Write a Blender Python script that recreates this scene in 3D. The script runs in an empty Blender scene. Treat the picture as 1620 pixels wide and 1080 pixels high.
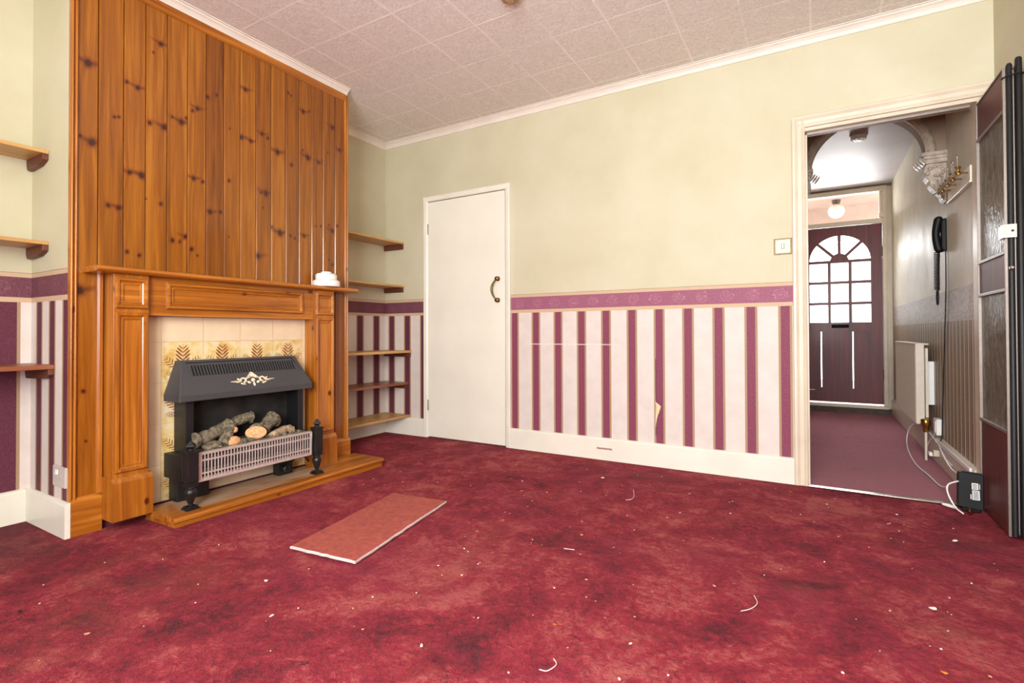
import bpy, bmesh, math, random
import numpy as np
from mathutils import Vector, Matrix
random.seed(7)
PI = math.pi
col = bpy.context.scene.collection

# ------------------------------------------------------------------ materials
def srgb(r, g, b):
    f = lambda c: (c/255/12.92) if c/255 <= .04045 else ((c/255+.055)/1.055)**2.4
    return (f(r), f(g), f(b), 1)

class NT:
    """small helper to wire shader nodes"""
    def __init__(s, name):
        s.m = bpy.data.materials.new(name); s.m.use_nodes = True
        s.t = s.m.node_tree; s.t.nodes.clear()
        s.out = s.n('ShaderNodeOutputMaterial')
    def n(s, typ, **kw):
        nd = s.t.nodes.new(typ)
        for k, v in kw.items(): setattr(nd, k, v)
        return nd
    def link(s, a, b): s.t.links.new(a, b)
    def put(s, sock, v):
        if isinstance(v, bpy.types.NodeSocket): s.link(v, sock)
        elif v is not None: sock.default_value = v
    def math(s, op, a, b=None, c=None, clamp=False):
        nd = s.n('ShaderNodeMath', operation=op); nd.use_clamp = clamp
        for i, v in enumerate((a, b, c)):
            if v is not None: s.put(nd.inputs[i], v)
        return nd.outputs[0]
    def pos(s):
        g = s.n('ShaderNodeNewGeometry'); x = s.n('ShaderNodeSeparateXYZ')
        s.link(g.outputs['Position'], x.inputs[0]); return g.outputs['Position'], x.outputs
    def vec(s, x, y, z):
        c = s.n('ShaderNodeCombineXYZ')
        for i, v in enumerate((x, y, z)): s.put(c.inputs[i], v)
        return c.outputs[0]
    def vmul(s, v, k):
        m = s.n('ShaderNodeVectorMath', operation='MULTIPLY'); s.put(m.inputs[0], v); m.inputs[1].default_value = k
        return m.outputs[0]
    def noise(s, v, scale, detail=3, rough=.5, dist=0):
        n = s.n('ShaderNodeTexNoise'); s.put(n.inputs['Vector'], v)
        n.inputs['Scale'].default_value = scale; n.inputs['Detail'].default_value = detail
        n.inputs['Roughness'].default_value = rough; n.inputs['Distortion'].default_value = dist
        return n.outputs['Fac']
    def voro(s, v, scale, feature='F1'):
        n = s.n('ShaderNodeTexVoronoi', feature=feature); s.put(n.inputs['Vector'], v)
        n.inputs['Scale'].default_value = scale
        return n.outputs['Distance']
    def ramp(s, f, stops, interp='LINEAR'):
        r = s.n('ShaderNodeValToRGB'); r.color_ramp.interpolation = interp
        e = r.color_ramp.elements
        while len(e) < len(stops): e.new(.5)
        for i, (p, c) in enumerate(stops): e[i].position = p; e[i].color = c
        s.put(r.inputs[0], f); return r.outputs[0]
    def step(s, v, a, b):      # smooth 0..1 between a and b
        m = s.n('ShaderNodeMapRange'); m.interpolation_type = 'SMOOTHSTEP'
        s.put(m.inputs[0], v); m.inputs[1].default_value = a; m.inputs[2].default_value = b
        return m.outputs[0]
    def mix(s, f, a, b, mode='MIX'):
        m = s.n('ShaderNodeMix', data_type='RGBA', blend_type=mode)
        s.put(m.inputs[0], f); s.put(m.inputs[6], a); s.put(m.inputs[7], b)
        return m.outputs[2]
    def bump(s, h, strength=.3, dist=.01, normal=None):
        b = s.n('ShaderNodeBump'); b.inputs['Strength'].default_value = strength
        b.inputs['Distance'].default_value = dist; s.put(b.inputs['Height'], h)
        if normal: s.link(normal, b.inputs['Normal'])
        return b.outputs[0]
    def bsdf(s, color, rough=.5, metal=0, normal=None, spec=.5, coat=0, sheen=0):
        p = s.n('ShaderNodeBsdfPrincipled')
        s.put(p.inputs['Base Color'], color); s.put(p.inputs['Roughness'], rough)
        p.inputs['Metallic'].default_value = metal; p.inputs['Specular IOR Level'].default_value = spec
        p.inputs['Coat Weight'].default_value = coat; p.inputs['Coat Roughness'].default_value = .12
        p.inputs['Sheen Weight'].default_value = sheen
        if normal: s.link(normal, p.inputs['Normal'])
        s.link(p.outputs[0], s.out.inputs[0]); return p

def plain(name, rgb, rough=.5, metal=0, var=.08, scale=20, bump=0, coat=0, spec=.5):
    t = NT(name); p, _ = t.pos()
    n = t.noise(p, scale, 4)
    c = srgb(*rgb); d = tuple(x*(1-2.2*var) for x in c[:3])+(1,); l = tuple(min(1, x*(1+var)) for x in c[:3])+(1,)
    t.bsdf(t.ramp(n, [(.3, d), (.7, l)]), rough, metal, t.bump(n, bump, .004) if bump else None, spec, coat)
    return t.m

M = {}
def make_pine(name, axis, dark, mid, light, rough=.3, coat=.35, knots=True):
    t = NT(name); p, x = t.pos()
    k = [38, 38, 38]; k[axis] = 1.6
    v = t.vmul(p, k)
    g = t.noise(v, 1.0, 5, .6, .8)
    big = t.noise(t.vmul(p, [9 if i != axis else 1.2 for i in range(3)]), 1, 2)
    c = t.ramp(t.math('ADD', t.math('MULTIPLY', g, .75), t.math('MULTIPLY', big, .3)), [(.3, srgb(*dark)), (.52, srgb(*mid)), (.75, srgb(*light))])
    if knots:
        kk = [9, 9, 9]; kk[axis] = 5.5
        d = t.voro(t.vmul(p, kk), 1)
        c = t.mix(t.step(d, .13, .05), c, srgb(74, 30, 10))
    t.bsdf(c, rough, 0, t.bump(g, .12, .002), .5, coat)
    return t.m
PINE = ((112, 58, 12), (162, 94, 24), (198, 130, 48))
for i, a in enumerate('xyz'): M['pine_'+a] = make_pine('varnished_pine_'+a, i, *PINE)
def make_hearth():
    t = NT('dusty_pine_hearth'); p, x = t.pos()
    g = t.noise(t.vmul(p, (38, 1.6, 38)), 1, 5, .6, .8)
    c = t.ramp(g, [(.3, srgb(112, 58, 12)), (.52, srgb(166, 98, 30)), (.75, srgb(198, 134, 56))])
    edge = t.math('MULTIPLY', t.step(x[0], .80, .74), t.math('MULTIPLY', t.step(x[1], -2.13, -2.0), t.step(x[1], -1.16, -1.36)))
    d = t.math('MULTIPLY', edge, t.step(t.noise(p, 9, 6, .7), .3, .55))
    c = t.mix(t.math('MULTIPLY', d, .75), c, srgb(176, 152, 128))
    t.bsdf(c, t.math('ADD', .3, t.math('MULTIPLY', d, .45)), 0, t.bump(g, .12, .002), .5, .15)
    return t.m
M['hearth'] = make_hearth()
M['shelf_y'] = make_pine('pale_shelf_pine', 1, (160, 118, 66), (190, 146, 84), (206, 166, 104), .45, .1, False)
M['shelf_red'] = make_pine('reddish_shelf_wood', 1, (98, 54, 34), (134, 78, 50), (156, 98, 66), .4, .1, False)
M['batten'] = make_pine('brown_batten_wood', 0, (72, 36, 24), (96, 50, 34), (116, 64, 44), .5, 0, False)
M['mahog'] = make_pine('mahogany_laminate', 2, (58, 24, 20), (88, 36, 30), (110, 50, 40), .5, 0, False)
M['redwood'] = make_pine('dark_red_door_wood', 2, (62, 16, 16), (96, 26, 26), (122, 40, 38), .45, .05, False)

def make_boards():
    t = NT('varnished_pine_boards')
    a = t.n('ShaderNodeAttribute', attribute_name='grain'); kn = t.n('ShaderNodeAttribute', attribute_name='knot')
    to = t.n('ShaderNodeAttribute', attribute_name='tone')
    v = a.outputs['Vector']
    g = t.noise(t.vmul(v, (46, 1.5, 1)), 1, 5, .6, .6)
    b = t.noise(t.vmul(v, (14, .8, 1)), 1, 2)
    f = t.math('ADD', t.math('ADD', t.math('MULTIPLY', g, .7), t.math('MULTIPLY', b, .25)), t.math('MULTIPLY', to.outputs['Fac'], .22))
    c = t.ramp(f, [(.28, srgb(94, 46, 8)), (.52, srgb(142, 82, 14)), (.8, srgb(182, 120, 36))])
    k = kn.outputs['Fac']
    c = t.mix(t.math('MULTIPLY', t.step(k, .05, .6), .8), c, srgb(104, 44, 10))
    c = t.mix(t.step(k, .5, .85), c, srgb(52, 22, 12))
    t.bsdf(c, .28, 0, t.bump(g, .1, .002), .5, .4)
    return t.m
M['boards'] = make_boards()

def make_wallpaper(name, axis, u0, period, wide, fresh_dim=0):
    """painted upper wall, burgundy border and striped lower paper; u runs along the wall"""
    t = NT(name); p, x = t.pos()
    u, z = x[axis], x[2]
    fine = t.noise(p, 160, 3); blot = t.noise(p, 1.6, 4, .6)
    paint = t.ramp(blot, [(.25, srgb(187, 182, 153)), (.5, srgb(197, 192, 164)), (.75, srgb(205, 201, 177))])
    cream = t.ramp(t.noise(p, 9, 5, .65), [(.3, srgb(206, 196, 188)), (.65, srgb(215, 206, 199))])
    tan = srgb(176, 148, 116); dtan = srgb(150, 122, 92)
    burg = t.ramp(t.noise(p, 130, 4, .7), [(.3, srgb(78, 34, 48)), (.7, srgb(108, 54, 70))] if fresh_dim else [(.3, srgb(104, 44, 66)), (.7, srgb(146, 74, 98))])  # darker burgundy and border: unfaded paper, with left alcove dimness put into the colour
    tt = t.math('FRACT', t.math('DIVIDE', t.math('SUBTRACT', u, u0), period))
    w = wide/period; e = .0125/period
    inb = t.math('LESS_THAN', tt, w)
    intan = t.math('MAXIMUM', t.math('LESS_THAN', tt, w+e), t.math('GREATER_THAN', tt, 1-e))
    weave = t.math('FRACT', t.math('MULTIPLY', t.math('ADD', z, t.math('MULTIPLY', u, .8)), 90))
    tanc = t.mix(t.math('LESS_THAN', weave, .5), tan, dtan)
    low = t.mix(inb, t.mix(intan, cream, tanc), burg)
    # border with pale rose outlines
    q = t.math('FRACT', t.math('DIVIDE', u, .145))
    dx = t.math('MULTIPLY', t.math('SUBTRACT', q, .5), .145); dz = t.math('SUBTRACT', z, 1.09)
    r = t.math('SQRT', t.math('ADD', t.math('POWER', dx, 2), t.math('POWER', t.math('MULTIPLY', dz, 1.2), 2)))
    r = t.math('ADD', r, t.math('MULTIPLY', t.math('SUBTRACT', t.noise(p, 42, 3), .5), .055))
    ring = t.math('FRACT', t.math('MULTIPLY', r, 62))
    line = t.math('MULTIPLY', t.math('MULTIPLY', t.math('LESS_THAN', ring, .2), t.math('LESS_THAN', r, .037)), .4)
    bord = t.ramp(t.noise(p, 120, 4, .7), [(.3, srgb(92, 50, 62)), (.7, srgb(124, 76, 88))] if fresh_dim else [(.3, srgb(130, 74, 96)), (.7, srgb(164, 102, 124))])
    bord = t.mix(line, bord, srgb(150, 104, 112) if fresh_dim else srgb(206, 160, 168))
    tanb = srgb(196, 170, 140)
    bord = t.mix(t.math('GREATER_THAN', z, 1.137), bord, tanb)
    bord = t.mix(t.math('LESS_THAN', z, 1.043), bord, tanb)
    bord = t.mix(t.math('MULTIPLY', t.math('GREATER_THAN', z, 1.1565), .8), bord, srgb(120, 100, 76))
    zz = t.math('ADD', z, t.math('MULTIPLY', t.math('SUBTRACT', t.noise(p, 7, 4), .5), .004))
    c = t.mix(t.math('GREATER_THAN', zz, 1.02), low, bord)
    c = t.mix(t.math('GREATER_THAN', zz, 1.159), c, paint)
    if axis == 0:   # long white scuff on the striped paper, faded away at its ends
        sc = t.math('MULTIPLY', t.step(t.math('ABSOLUTE', t.math('SUBTRACT', zz, .787)), .006, .002),
                    t.math('MULTIPLY', t.step(u, 1.38, 1.5), t.step(u, 2.25, 2.0)))
        c = t.mix(t.math('MULTIPLY', sc, .6), c, srgb(226, 218, 212))
        cr = t.math('MULTIPLY', t.math('LESS_THAN', t.math('ABSOLUTE', t.math('SUBTRACT', u, t.math('ADD', 2.389, t.math('MULTIPLY', t.noise(p, 12, 3), .006)))), .0025),
                    t.math('MULTIPLY', t.math('LESS_THAN', z, .7), t.math('GREATER_THAN', z, .2)))
        c = t.mix(t.math('MULTIPLY', cr, .8), c, srgb(70, 26, 34))
    h = t.math('ADD', fine, t.math('MULTIPLY', t.noise(p, 60, 4), .6))
    t.bsdf(c, .62, 0, t.bump(h, .12, .002), .3)
    return t.m
M['wp_back'] = make_wallpaper('wallpaper_back', 0, 1.307, .1810, .0465)
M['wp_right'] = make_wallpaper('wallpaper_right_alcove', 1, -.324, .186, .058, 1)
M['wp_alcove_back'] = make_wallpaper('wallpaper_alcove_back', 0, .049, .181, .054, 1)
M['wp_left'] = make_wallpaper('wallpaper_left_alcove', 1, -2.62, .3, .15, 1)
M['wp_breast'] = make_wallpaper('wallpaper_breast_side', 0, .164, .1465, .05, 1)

def make_ceiling():
    t = NT('ceiling_tiles'); p, x = t.pos()
    P = .316
    fx = t.math('ABSOLUTE', t.math('SUBTRACT', t.math('FRACT', t.math('DIVIDE', t.math('SUBTRACT', x[0], .121-P/2), P)), .5))
    fy = t.math('ABSOLUTE', t.math('SUBTRACT', t.math('FRACT', t.math('DIVIDE', t.math('SUBTRACT', x[1], .214-P/2), P)), .5))
    seam = t.math('MINIMUM', fx, fy)
    sw = t.noise(p, 30, 3, .6, 2.6)
    fine = t.noise(p, 120, 3)
    c = t.ramp(sw, [(.35, srgb(214, 208, 202)), (.62, srgb(234, 229, 224))])
    sm = t.math('MULTIPLY', t.step(seam, .024, .012), t.math('ADD', .35, t.math('MULTIPLY', t.step(t.noise(p, 2.3, 2), .38, .55), .65)))
    c = t.mix(t.math('MULTIPLY', sm, .62), c, srgb(252, 248, 243))
    h = t.math('ADD', t.math('ADD', t.math('MULTIPLY', sw, 1.0), t.math('MULTIPLY', fine, .25)), t.math('MULTIPLY', sm, .3))
    t.bsdf(c, .75, 0, t.bump(h, .45, .006), .25)
    return t.m
M['ceiling'] = make_ceiling()

def make_carpet():
    t = NT('worn_red_carpet'); p, x = t.pos()
    big = t.noise(p, 1.9, 7, .66, .9); med = t.noise(p, 8, 6, .7, .6); pile = t.noise(p, 190, 3, .7)
    clump = t.noise(p, 48, 5, .75, .5)
    f = t.math('ADD', t.math('ADD', t.math('MULTIPLY', big, .42), t.math('MULTIPLY', med, .34)), t.math('ADD', t.math('MULTIPLY', pile, .10), t.math('MULTIPLY', clump, .30)))
    c = t.ramp(f, [(.44, srgb(70, 8, 22)), (.50, srgb(110, 13, 34)), (.55, srgb(142, 22, 44)), (.60, srgb(164, 38, 56)), (.67, srgb(192, 92, 88))])
    brown = t.noise(p, 2.6, 7, .68, .8)
    c = t.mix(t.math('MULTIPLY', t.step(brown, .52, .68), .4), c, srgb(140, 62, 48))
    pink = t.noise(p, 1.3, 5, .6, .4)
    c = t.mix(t.math('MULTIPLY', t.step(pink, .48, .66), .3), c, srgb(156, 40, 70))
    hall = t.step(x[1], .0, .04)
    c = t.mix(t.math('MULTIPLY', hall, .85), c, srgb(206, 140, 152))  # same carpet, paler in the hall: door glare put into the colour
    # dirty, browner pile by the left alcove, its shading also in the colour
    dirt_shade = t.math('MULTIPLY', t.step(t.math('ADD', x[0], t.math('MULTIPLY', med, .5)), 1.1, .75), t.step(t.math('ADD', x[1], t.math('MULTIPLY', big, .5)), -2.05, -2.3))
    c = t.mix(t.math('MULTIPLY', dirt_shade, .6), c, srgb(84, 44, 46))
    # fine dark creases where the pile has parted
    wv = t.n('ShaderNodeVectorMath', operation='ADD'); t.link(p, wv.inputs[0])
    nz = t.n('ShaderNodeTexNoise'); nz.inputs['Scale'].default_value = 6; nz.inputs['Detail'].default_value = 7; nz.inputs['Roughness'].default_value = .65; t.link(p, nz.inputs['Vector'])
    t.link(t.vmul(nz.outputs['Color'], (.3, .3, 0)), wv.inputs[1])
    ed = t.voro(wv.outputs[0], 4.6, 'DISTANCE_TO_EDGE')
    cr = t.math('MULTIPLY', t.step(ed, .011, .002), t.step(t.noise(p, 5, 4, .65), .53, .66))
    c = t.mix(t.math('MULTIPLY', cr, .6), c, srgb(48, 8, 20))
    h = t.math('ADD', t.math('ADD', t.math('MULTIPLY', pile, .5), t.math('MULTIPLY', clump, 1.3)), t.math('ADD', t.math('MULTIPLY', med, 1.2), t.math('MULTIPLY', cr, -.8)))
    t.bsdf(c, .95, 0, t.bump(h, 1.0, .018), .1, 0, .08)
    return t.m
M['carpet'] = make_carpet()

def make_hallpaper():
    t = NT('hall_wallpaper'); p, x = t.pos(); u, z = x[1], x[2]
    up = t.ramp(t.noise(p, 3, 5, .65, .5), [(.3, srgb(202, 194, 172)), (.7, srgb(226, 220, 202))])
    damask = t.ramp(t.noise(p, 38, 3, .6, 1.5), [(.42, srgb(160, 150, 142)), (.55, srgb(206, 200, 194))])
    tt = t.math('FRACT', t.math('DIVIDE', u, .09))
    band = t.ramp(t.noise(p, 90, 3), [(.3, srgb(136, 114, 86)), (.7, srgb(172, 150, 120))])
    low = t.mix(t.math('LESS_THAN', tt, .22), band, srgb(214, 204, 190))
    low = t.mix(t.math('LESS_THAN', t.math('ABSOLUTE', t.math('SUBTRACT', tt, .30)), .08), low, srgb(96, 74, 60))
    c = t.mix(t.math('GREATER_THAN', z, .93), low, damask)
    c = t.mix(t.math('GREATER_THAN', z, 1.12), c, up)
    h = t.math('ADD', t.noise(p, 30, 4, .7, 1), t.math('MULTIPLY', tt, .0))
    t.bsdf(c, t.math('ADD', .36, t.math('MULTIPLY', t.noise(p, 5, 4), .25)), 0, t.bump(h, .35, .005), .16)
    return t.m
M['hall'] = make_hallpaper()
M['hall_plain'] = plain('hall_plaster', (150, 130, 110), .7, 0, .06, 6)
M['hall_ceiling'] = plain('hall_ceiling_paint', (184, 180, 184), .5, 0, .05, 3, .1)
M['white'] = plain('white_gloss_paint', (229, 226, 211), .3, 0, .03, 5)
M['doorwhite'] = plain('white_door_paint', (231, 229, 214), .38, 0, .025, 3)
M['cream'] = plain('cream_trim_paint', (214, 200, 178), .4, 0, .05, 7)
M['cornice'] = plain('cornice_paint', (226, 217, 206), .5, 0, .03, 6)
M['plastic'] = plain('white_plastic', (236, 236, 232), .35, 0, .02, 30)
M['oldplastic'] = plain('greyed_plastic', (196, 186, 178), .4, 0, .05, 30)
M['black'] = plain('black_enamel', (26, 26, 27), .42, 0, .2, 120, .1)
M['hoodblack'] = plain('charcoal_textured_enamel', (66, 66, 69), .5, 0, .12, 260, .25)
M['matt_black'] = plain('soot_black', (10, 10, 11), .9, 0, .3, 60)
M['soot'] = plain('sooty_fireback', (34, 30, 26), .9, 0, .5, 9)
M['chrome'] = plain('chromed_steel', (226, 214, 208), .38, .55, .05, 60)
M['alu'] = plain('aluminium_trim', (150, 140, 132), .4, .7, .05, 60)
M['brass'] = plain('antique_brass', (176, 140, 66), .28, 1, .15, 60)
M['palebrass'] = plain('polished_pale_brass', (196, 180, 124), .35, .2, .06, 60)
M['olivebrass'] = plain('dull_brass_rim', (104, 84, 44), .4, .3, .15, 60)
M['darkbrass'] = plain('tarnished_brass', (120, 96, 50), .35, 1, .2, 60)
M['gold'] = plain('cream_gilt', (244, 230, 200), .3, .3, .15, 90)
M['silver'] = plain('polished_silver', (210, 208, 204), .18, 1, .05, 60)
M['bark'] = plain('ceramic_bark', (118, 108, 88), .85, 0, .38, 60, .8)
M['logcut'] = plain('ceramic_log_cut_face', (216, 168, 120), .8, 0, .2, 90, .4)
M['stone'] = plain('pale_ceramic_ember', (176, 152, 122), .85, 0, .3, 60, .5)
M['tile'] = plain('cream_glazed_tile', (226, 206, 172), .2, 0, .03, 12)
M['grout'] = plain('tile_grout', (214, 200, 176), .8, 0, .05, 60)
M['fern'] = plain('fern_brown_glaze', (146, 88, 44), .3, 0, .15, 70)
def make_ytile():
    t = NT('mottled_yellow_tile'); p, x = t.pos()
    t.bsdf(t.ramp(t.noise(p, 16, 4, .6, .6), [(.32, srgb(226, 212, 178)), (.5, srgb(222, 200, 142)), (.68, srgb(208, 172, 96))]), .2)
    return t.m
M['ytile'] = make_ytile()
M['rubber'] = plain('black_rubber', (14, 14, 15), .55, 0, .2, 50)
M['blackplastic'] = plain('black_plastic', (14, 14, 16), .5, 0, .1, 80, 0, 0, .25)
M['board'] = plain('faded_red_hardboard', (164, 78, 68), .85, 0, .12, 46, .2)
M['boardedge'] = plain('chipped_white_edge', (214, 196, 190), .8, 0, .1, 80)
M['rad'] = plain('radiator_enamel', (214, 202, 184), .4, 0, .03, 20)
M['paper'] = plain('paper_scrap', (228, 220, 208), .8, 0, .05, 40)
M['peel'] = plain('wallpaper_reverse', (228, 210, 168), .8, 0, .05, 40)
M['crumb'] = plain('crumb', (206, 160, 120), .9, 0, .2, 90)
M['mark'] = plain('scuffed_primer', (176, 128, 124), .6, 0, .3, 70)
M['ember'] = plain('orange_crumb', (196, 110, 40), .8, 0, .2, 90)
M['rose'] = plain('brown_rose_plastic', (176, 142, 104), .5, 0, .1, 30)
M['crystal'] = plain('glossy_plaster', (214, 204, 194), .15, 0, .15, 50, .3, .5)
M['plaster'] = plain('aged_white_plaster', (186, 170, 152), .4, 0, .15, 30, .2)
M['step'] = plain('brown_door_step', (74, 54, 42), .6, 0, .2, 20)
M['label'] = plain('printed_label', (220, 220, 216), .5, 0, .03, 40)
M['stone_ext'] = plain('painted_porch_render', (178, 160, 148), .9, 0, .05, 8)
M['backing'] = plain('cupboard_dark', (46, 40, 34), .9)
def make_glass(name, tint, rough, trans, transl, bumpscale=0):
    t = NT(name); p, x = t.pos()
    nb = None
    if bumpscale:
        v = t.vmul(p, (1, 1, .45)); nb = t.bump(t.noise(v, bumpscale, 3, .6, 1.4), .8, .01)
    tr = t.n('ShaderNodeBsdfTransparent'); tr.inputs[0].default_value = tint
    tl = t.n('ShaderNodeBsdfTranslucent'); tl.inputs[0].default_value = tint
    gl = t.n('ShaderNodeBsdfGlossy'); gl.inputs['Roughness'].default_value = rough
    df = t.n('ShaderNodeBsdfDiffuse'); df.inputs[0].default_value = tint
    if nb:
        t.link(nb, gl.inputs['Normal']); t.link(nb, df.inputs['Normal'])
        t.link(t.ramp(t.noise(t.vmul(p, (1, 1, .3)), 40, 4, .7, 1.2), [(.35, (.10, .075, .05, 1)), (.6, (.27, .22, .15, 1)), (.75, (.5, .44, .34, 1))]), df.inputs[0])
    m1 = t.n('ShaderNodeMixShader'); m1.inputs[0].default_value = transl; t.link(tr.outputs[0], m1.inputs[1]); t.link(tl.outputs[0], m1.inputs[2])
    m2 = t.n('ShaderNodeMixShader'); m2.inputs[0].default_value = 1-trans; t.link(m1.outputs[0], m2.inputs[1])
    if bumpscale:
        m3 = t.n('ShaderNodeMixShader'); m3.inputs[0].default_value = .28; t.link(df.outputs[0], m3.inputs[1]); t.link(gl.outputs[0], m3.inputs[2])
        t.link(m3.outputs[0], m2.inputs[2])
    else: t.link(gl.outputs[0], m2.inputs[2])
    t.link(m2.outputs[0], t.out.inputs[0]); return t.m
M['frost'] = make_glass('frosted_door_glass', (.97, .97, .97, 1), .1, .92, .22)
M['clear'] = make_glass('clear_glass', (.97, .95, .93, 1), .03, .93, 0)
M['pattern'] = make_glass('patterned_glass', (.30, .25, .18, 1), .24, .3, .2, 34)
M['opal'] = plain('opal_glass', (236, 226, 214), .25, 0, .02, 10)

# ------------------------------------------------------------------ mesh builder
class MB:
    def __init__(s): s.v = []; s.f = []; s.mi = []; s.mat = 0
    def face(s, idx): s.f.append(tuple(idx)); s.mi.append(s.mat)
    def add(s, vs, fs):
        o = len(s.v); s.v += [Vector(v) for v in vs]
        for f in fs: s.face([o+i for i in f])
        return s
    def box(s, x0, x1, y0, y1, z0, z1):
        return s.add([(x, y, z) for x in (x0, x1) for y in (y0, y1) for z in (z0, z1)],
                     [(0, 1, 3, 2), (4, 6, 7, 5), (0, 4, 5, 1), (2, 3, 7, 6), (0, 2, 6, 4), (1, 5, 7, 3)])
    def prism(s, prof, a, b, fn):
        """closed profile swept from a to b; fn(u, v, t) -> point"""
        n = len(prof)
        vs = [fn(u, v, t) for t in (a, b) for u, v in prof]
        fs = [(i, (i+1) % n, n+(i+1) % n, n+i) for i in range(n)] + [tuple(range(n))[::-1], tuple(range(n, 2*n))]
        return s.add(vs, fs)
    def lathe(s, prof, c, n=20, axis=2):
        """prof: (radius, height) list"""
        vs = []; fs = []
        for r, h in prof:
            for k in range(n):
                a = 2*PI*k/n; p = [r*math.cos(a), r*math.sin(a), h]
                if axis == 0: p = [p[2], p[0], p[1]]
                if axis == 1: p = [p[0], p[2], p[1]]
                vs.append(Vector(p)+Vector(c))
        m = len(prof)
        for j in range(m-1):
            for k in range(n): fs.append((j*n+k, j*n+(k+1) % n, (j+1)*n+(k+1) % n, (j+1)*n+k))
        fs += [tuple(range(n))[::-1], tuple((m-1)*n+k for k in range(n))]
        return s.add(vs, fs)
    def tube(s, pts, r, n=8):
        """swept tube, r a number or one radius per point"""
        pts = [Vector(p) for p in pts]; R = r if isinstance(r, (list, tuple)) else [r]*len(pts)
        vs = []; fs = []; up = Vector((0, 0, 1)); side = None
        for i, p in enumerate(pts):
            d = (pts[min(i+1, len(pts)-1)]-pts[max(i-1, 0)]).normalized()
            if side is None:
                side = d.cross(up if abs(d.z) < .9 else Vector((1, 0, 0))).normalized()
            else: side = (side-d*side.dot(d)).normalized()
            w = d.cross(side)
            for k in range(n):
                a = 2*PI*k/n; vs.append(p+(side*math.cos(a)+w*math.sin(a))*R[i])
        for i in range(len(pts)-1):
            for k in range(n): fs.append((i*n+k, i*n+(k+1) % n, (i+1)*n+(k+1) % n, (i+1)*n+k))
        fs += [tuple(range(n))[::-1], tuple((len(pts)-1)*n+k for k in range(n))]
        return s.add(vs, fs)
    def blob(s, c, rx, ry, rz, n=12, rot=None):
        vs = []; fs = []; m = max(6, n//2+2)
        for j in range(m+1):
            th = PI*j/m
            for k in range(n):
                a = 2*PI*k/n
                p = Vector((rx*math.sin(th)*math.cos(a), ry*math.sin(th)*math.sin(a), rz*math.cos(th)))
                if rot: p = rot @ p
                vs.append(p+Vector(c))
        for j in range(m):
            for k in range(n): fs.append((j*n+k, j*n+(k+1) % n, (j+1)*n+(k+1) % n, (j+1)*n+k))
        return s.add(vs, fs)
    def build(s, name, mat, parent=None, smooth=False, bevel=0, seg=2):
        mats = mat if isinstance(mat, list) else [mat]
        off = Vector((0, 0, 0))
        if parent is not None:
            off = world_loc(parent)
        else:
            xs = [v.x for v in s.v]; ys = [v.y for v in s.v]; zs = [v.z for v in s.v]
            off = Vector(((min(xs)+max(xs))/2, (min(ys)+max(ys))/2, min(zs)))
        me = bpy.data.meshes.new(name)
        me.from_pydata([v-off for v in s.v], [], s.f)
        for m in mats: me.materials.append(M[m])
        for p, i in zip(me.polygons, s.mi): p.material_index = i
        bm = bmesh.new(); bm.from_mesh(me); bmesh.ops.remove_doubles(bm, verts=bm.verts, dist=1e-6)
        bmesh.ops.recalc_face_normals(bm, faces=bm.faces); bm.to_mesh(me); bm.free()
        o = bpy.data.objects.new(name, me); col.objects.link(o)
        if parent is not None: o.parent = parent
        else: o.location = off
        if smooth:
            for p in me.polygons: p.use_smooth = True
            md = o.modifiers.new('es', 'EDGE_SPLIT'); md.split_angle = math.radians(40)
        if bevel:
            md = o.modifiers.new('bevel', 'BEVEL'); md.width = bevel; md.segments = seg; md.limit_method = 'ANGLE'
            md.angle_limit = math.radians(40)
        return o

def world_loc(o):
    l = Vector(o.location)
    while o.parent: o = o.parent; l += Vector(o.location)
    return l
def tag(o, label, cat, group=None, kind=None):
    o['label'] = label; o['category'] = cat
    if group: o['group'] = group
    if kind: o['kind'] = kind
    return o
def thing(name, label, cat, loc, group=None, kind=None):
    o = bpy.data.objects.new(name, None); col.objects.link(o); o.location = loc
    o.empty_display_size = .1
    return tag(o, label, cat, group, kind)
def struct(o, label, cat): return tag(o, label, cat, kind='structure')
def bx(*a): return MB().box(*a)

H = 2.55; W = 4.055; D = .52; YA = -2.42; YB = -.895; YR = -4.6; XL = .09
# ------------------------------------------------------------------ room shell
def grid_floor():
    mb = MB(); x0, x1, y0, y1 = -.2, 4.2, YR-.1, 3.5; st = .04
    nx = int((x1-x0)/st); ny = int((y1-y0)/st)
    rng = np.random.RandomState(3)
    waves = [(rng.uniform(2, 9), rng.uniform(0, 2*PI), rng.uniform(0, 2*PI), rng.uniform(.0005, .0013)) for _ in range(22)]
    xs = np.linspace(x0, x1, nx+1); ys = np.linspace(y0, y1, ny+1)
    X, Y = np.meshgrid(xs, ys, indexing='ij'); Z = np.zeros_like(X)
    for k, a, ph, am in waves: Z += am*np.sin(k*(X*math.cos(a)+Y*math.sin(a))+ph)
    Z = np.where(Y > -.05, Z*.3, Z)-.004
    mb.v = [Vector((X[i, j], Y[i, j], Z[i, j])) for i in range(nx+1) for j in range(ny+1)]
    for i in range(nx):
        for j in range(ny):
            a = i*(ny+1)+j; mb.face((a, a+ny+1, a+ny+2, a+1))
    b = len(mb.v)
    mb.box(x0, x1, y0, y1, -.12, -.05)
    return mb
struct(grid_floor().build('floor', 'carpet', smooth=True), 'worn crimson pile carpet covering the room and hall floor', 'floor')
struct(bx(-.2, 4.25, YR-.1, .1, H, H+.1).build('ceiling', 'ceiling'), 'pinkish cream ceiling of embossed square tiles', 'ceiling')
mb = MB()
mb.box(1.26, 3.235, 0, .1, 0, H); mb.box(4.0, 4.2, 0, .1, 0, H); mb.box(1.0, 1.26, 0, .1, 1.985, H); mb.box(3.235, 4.0, 0, .1, 2.03, H)
mb.mat = 1
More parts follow.
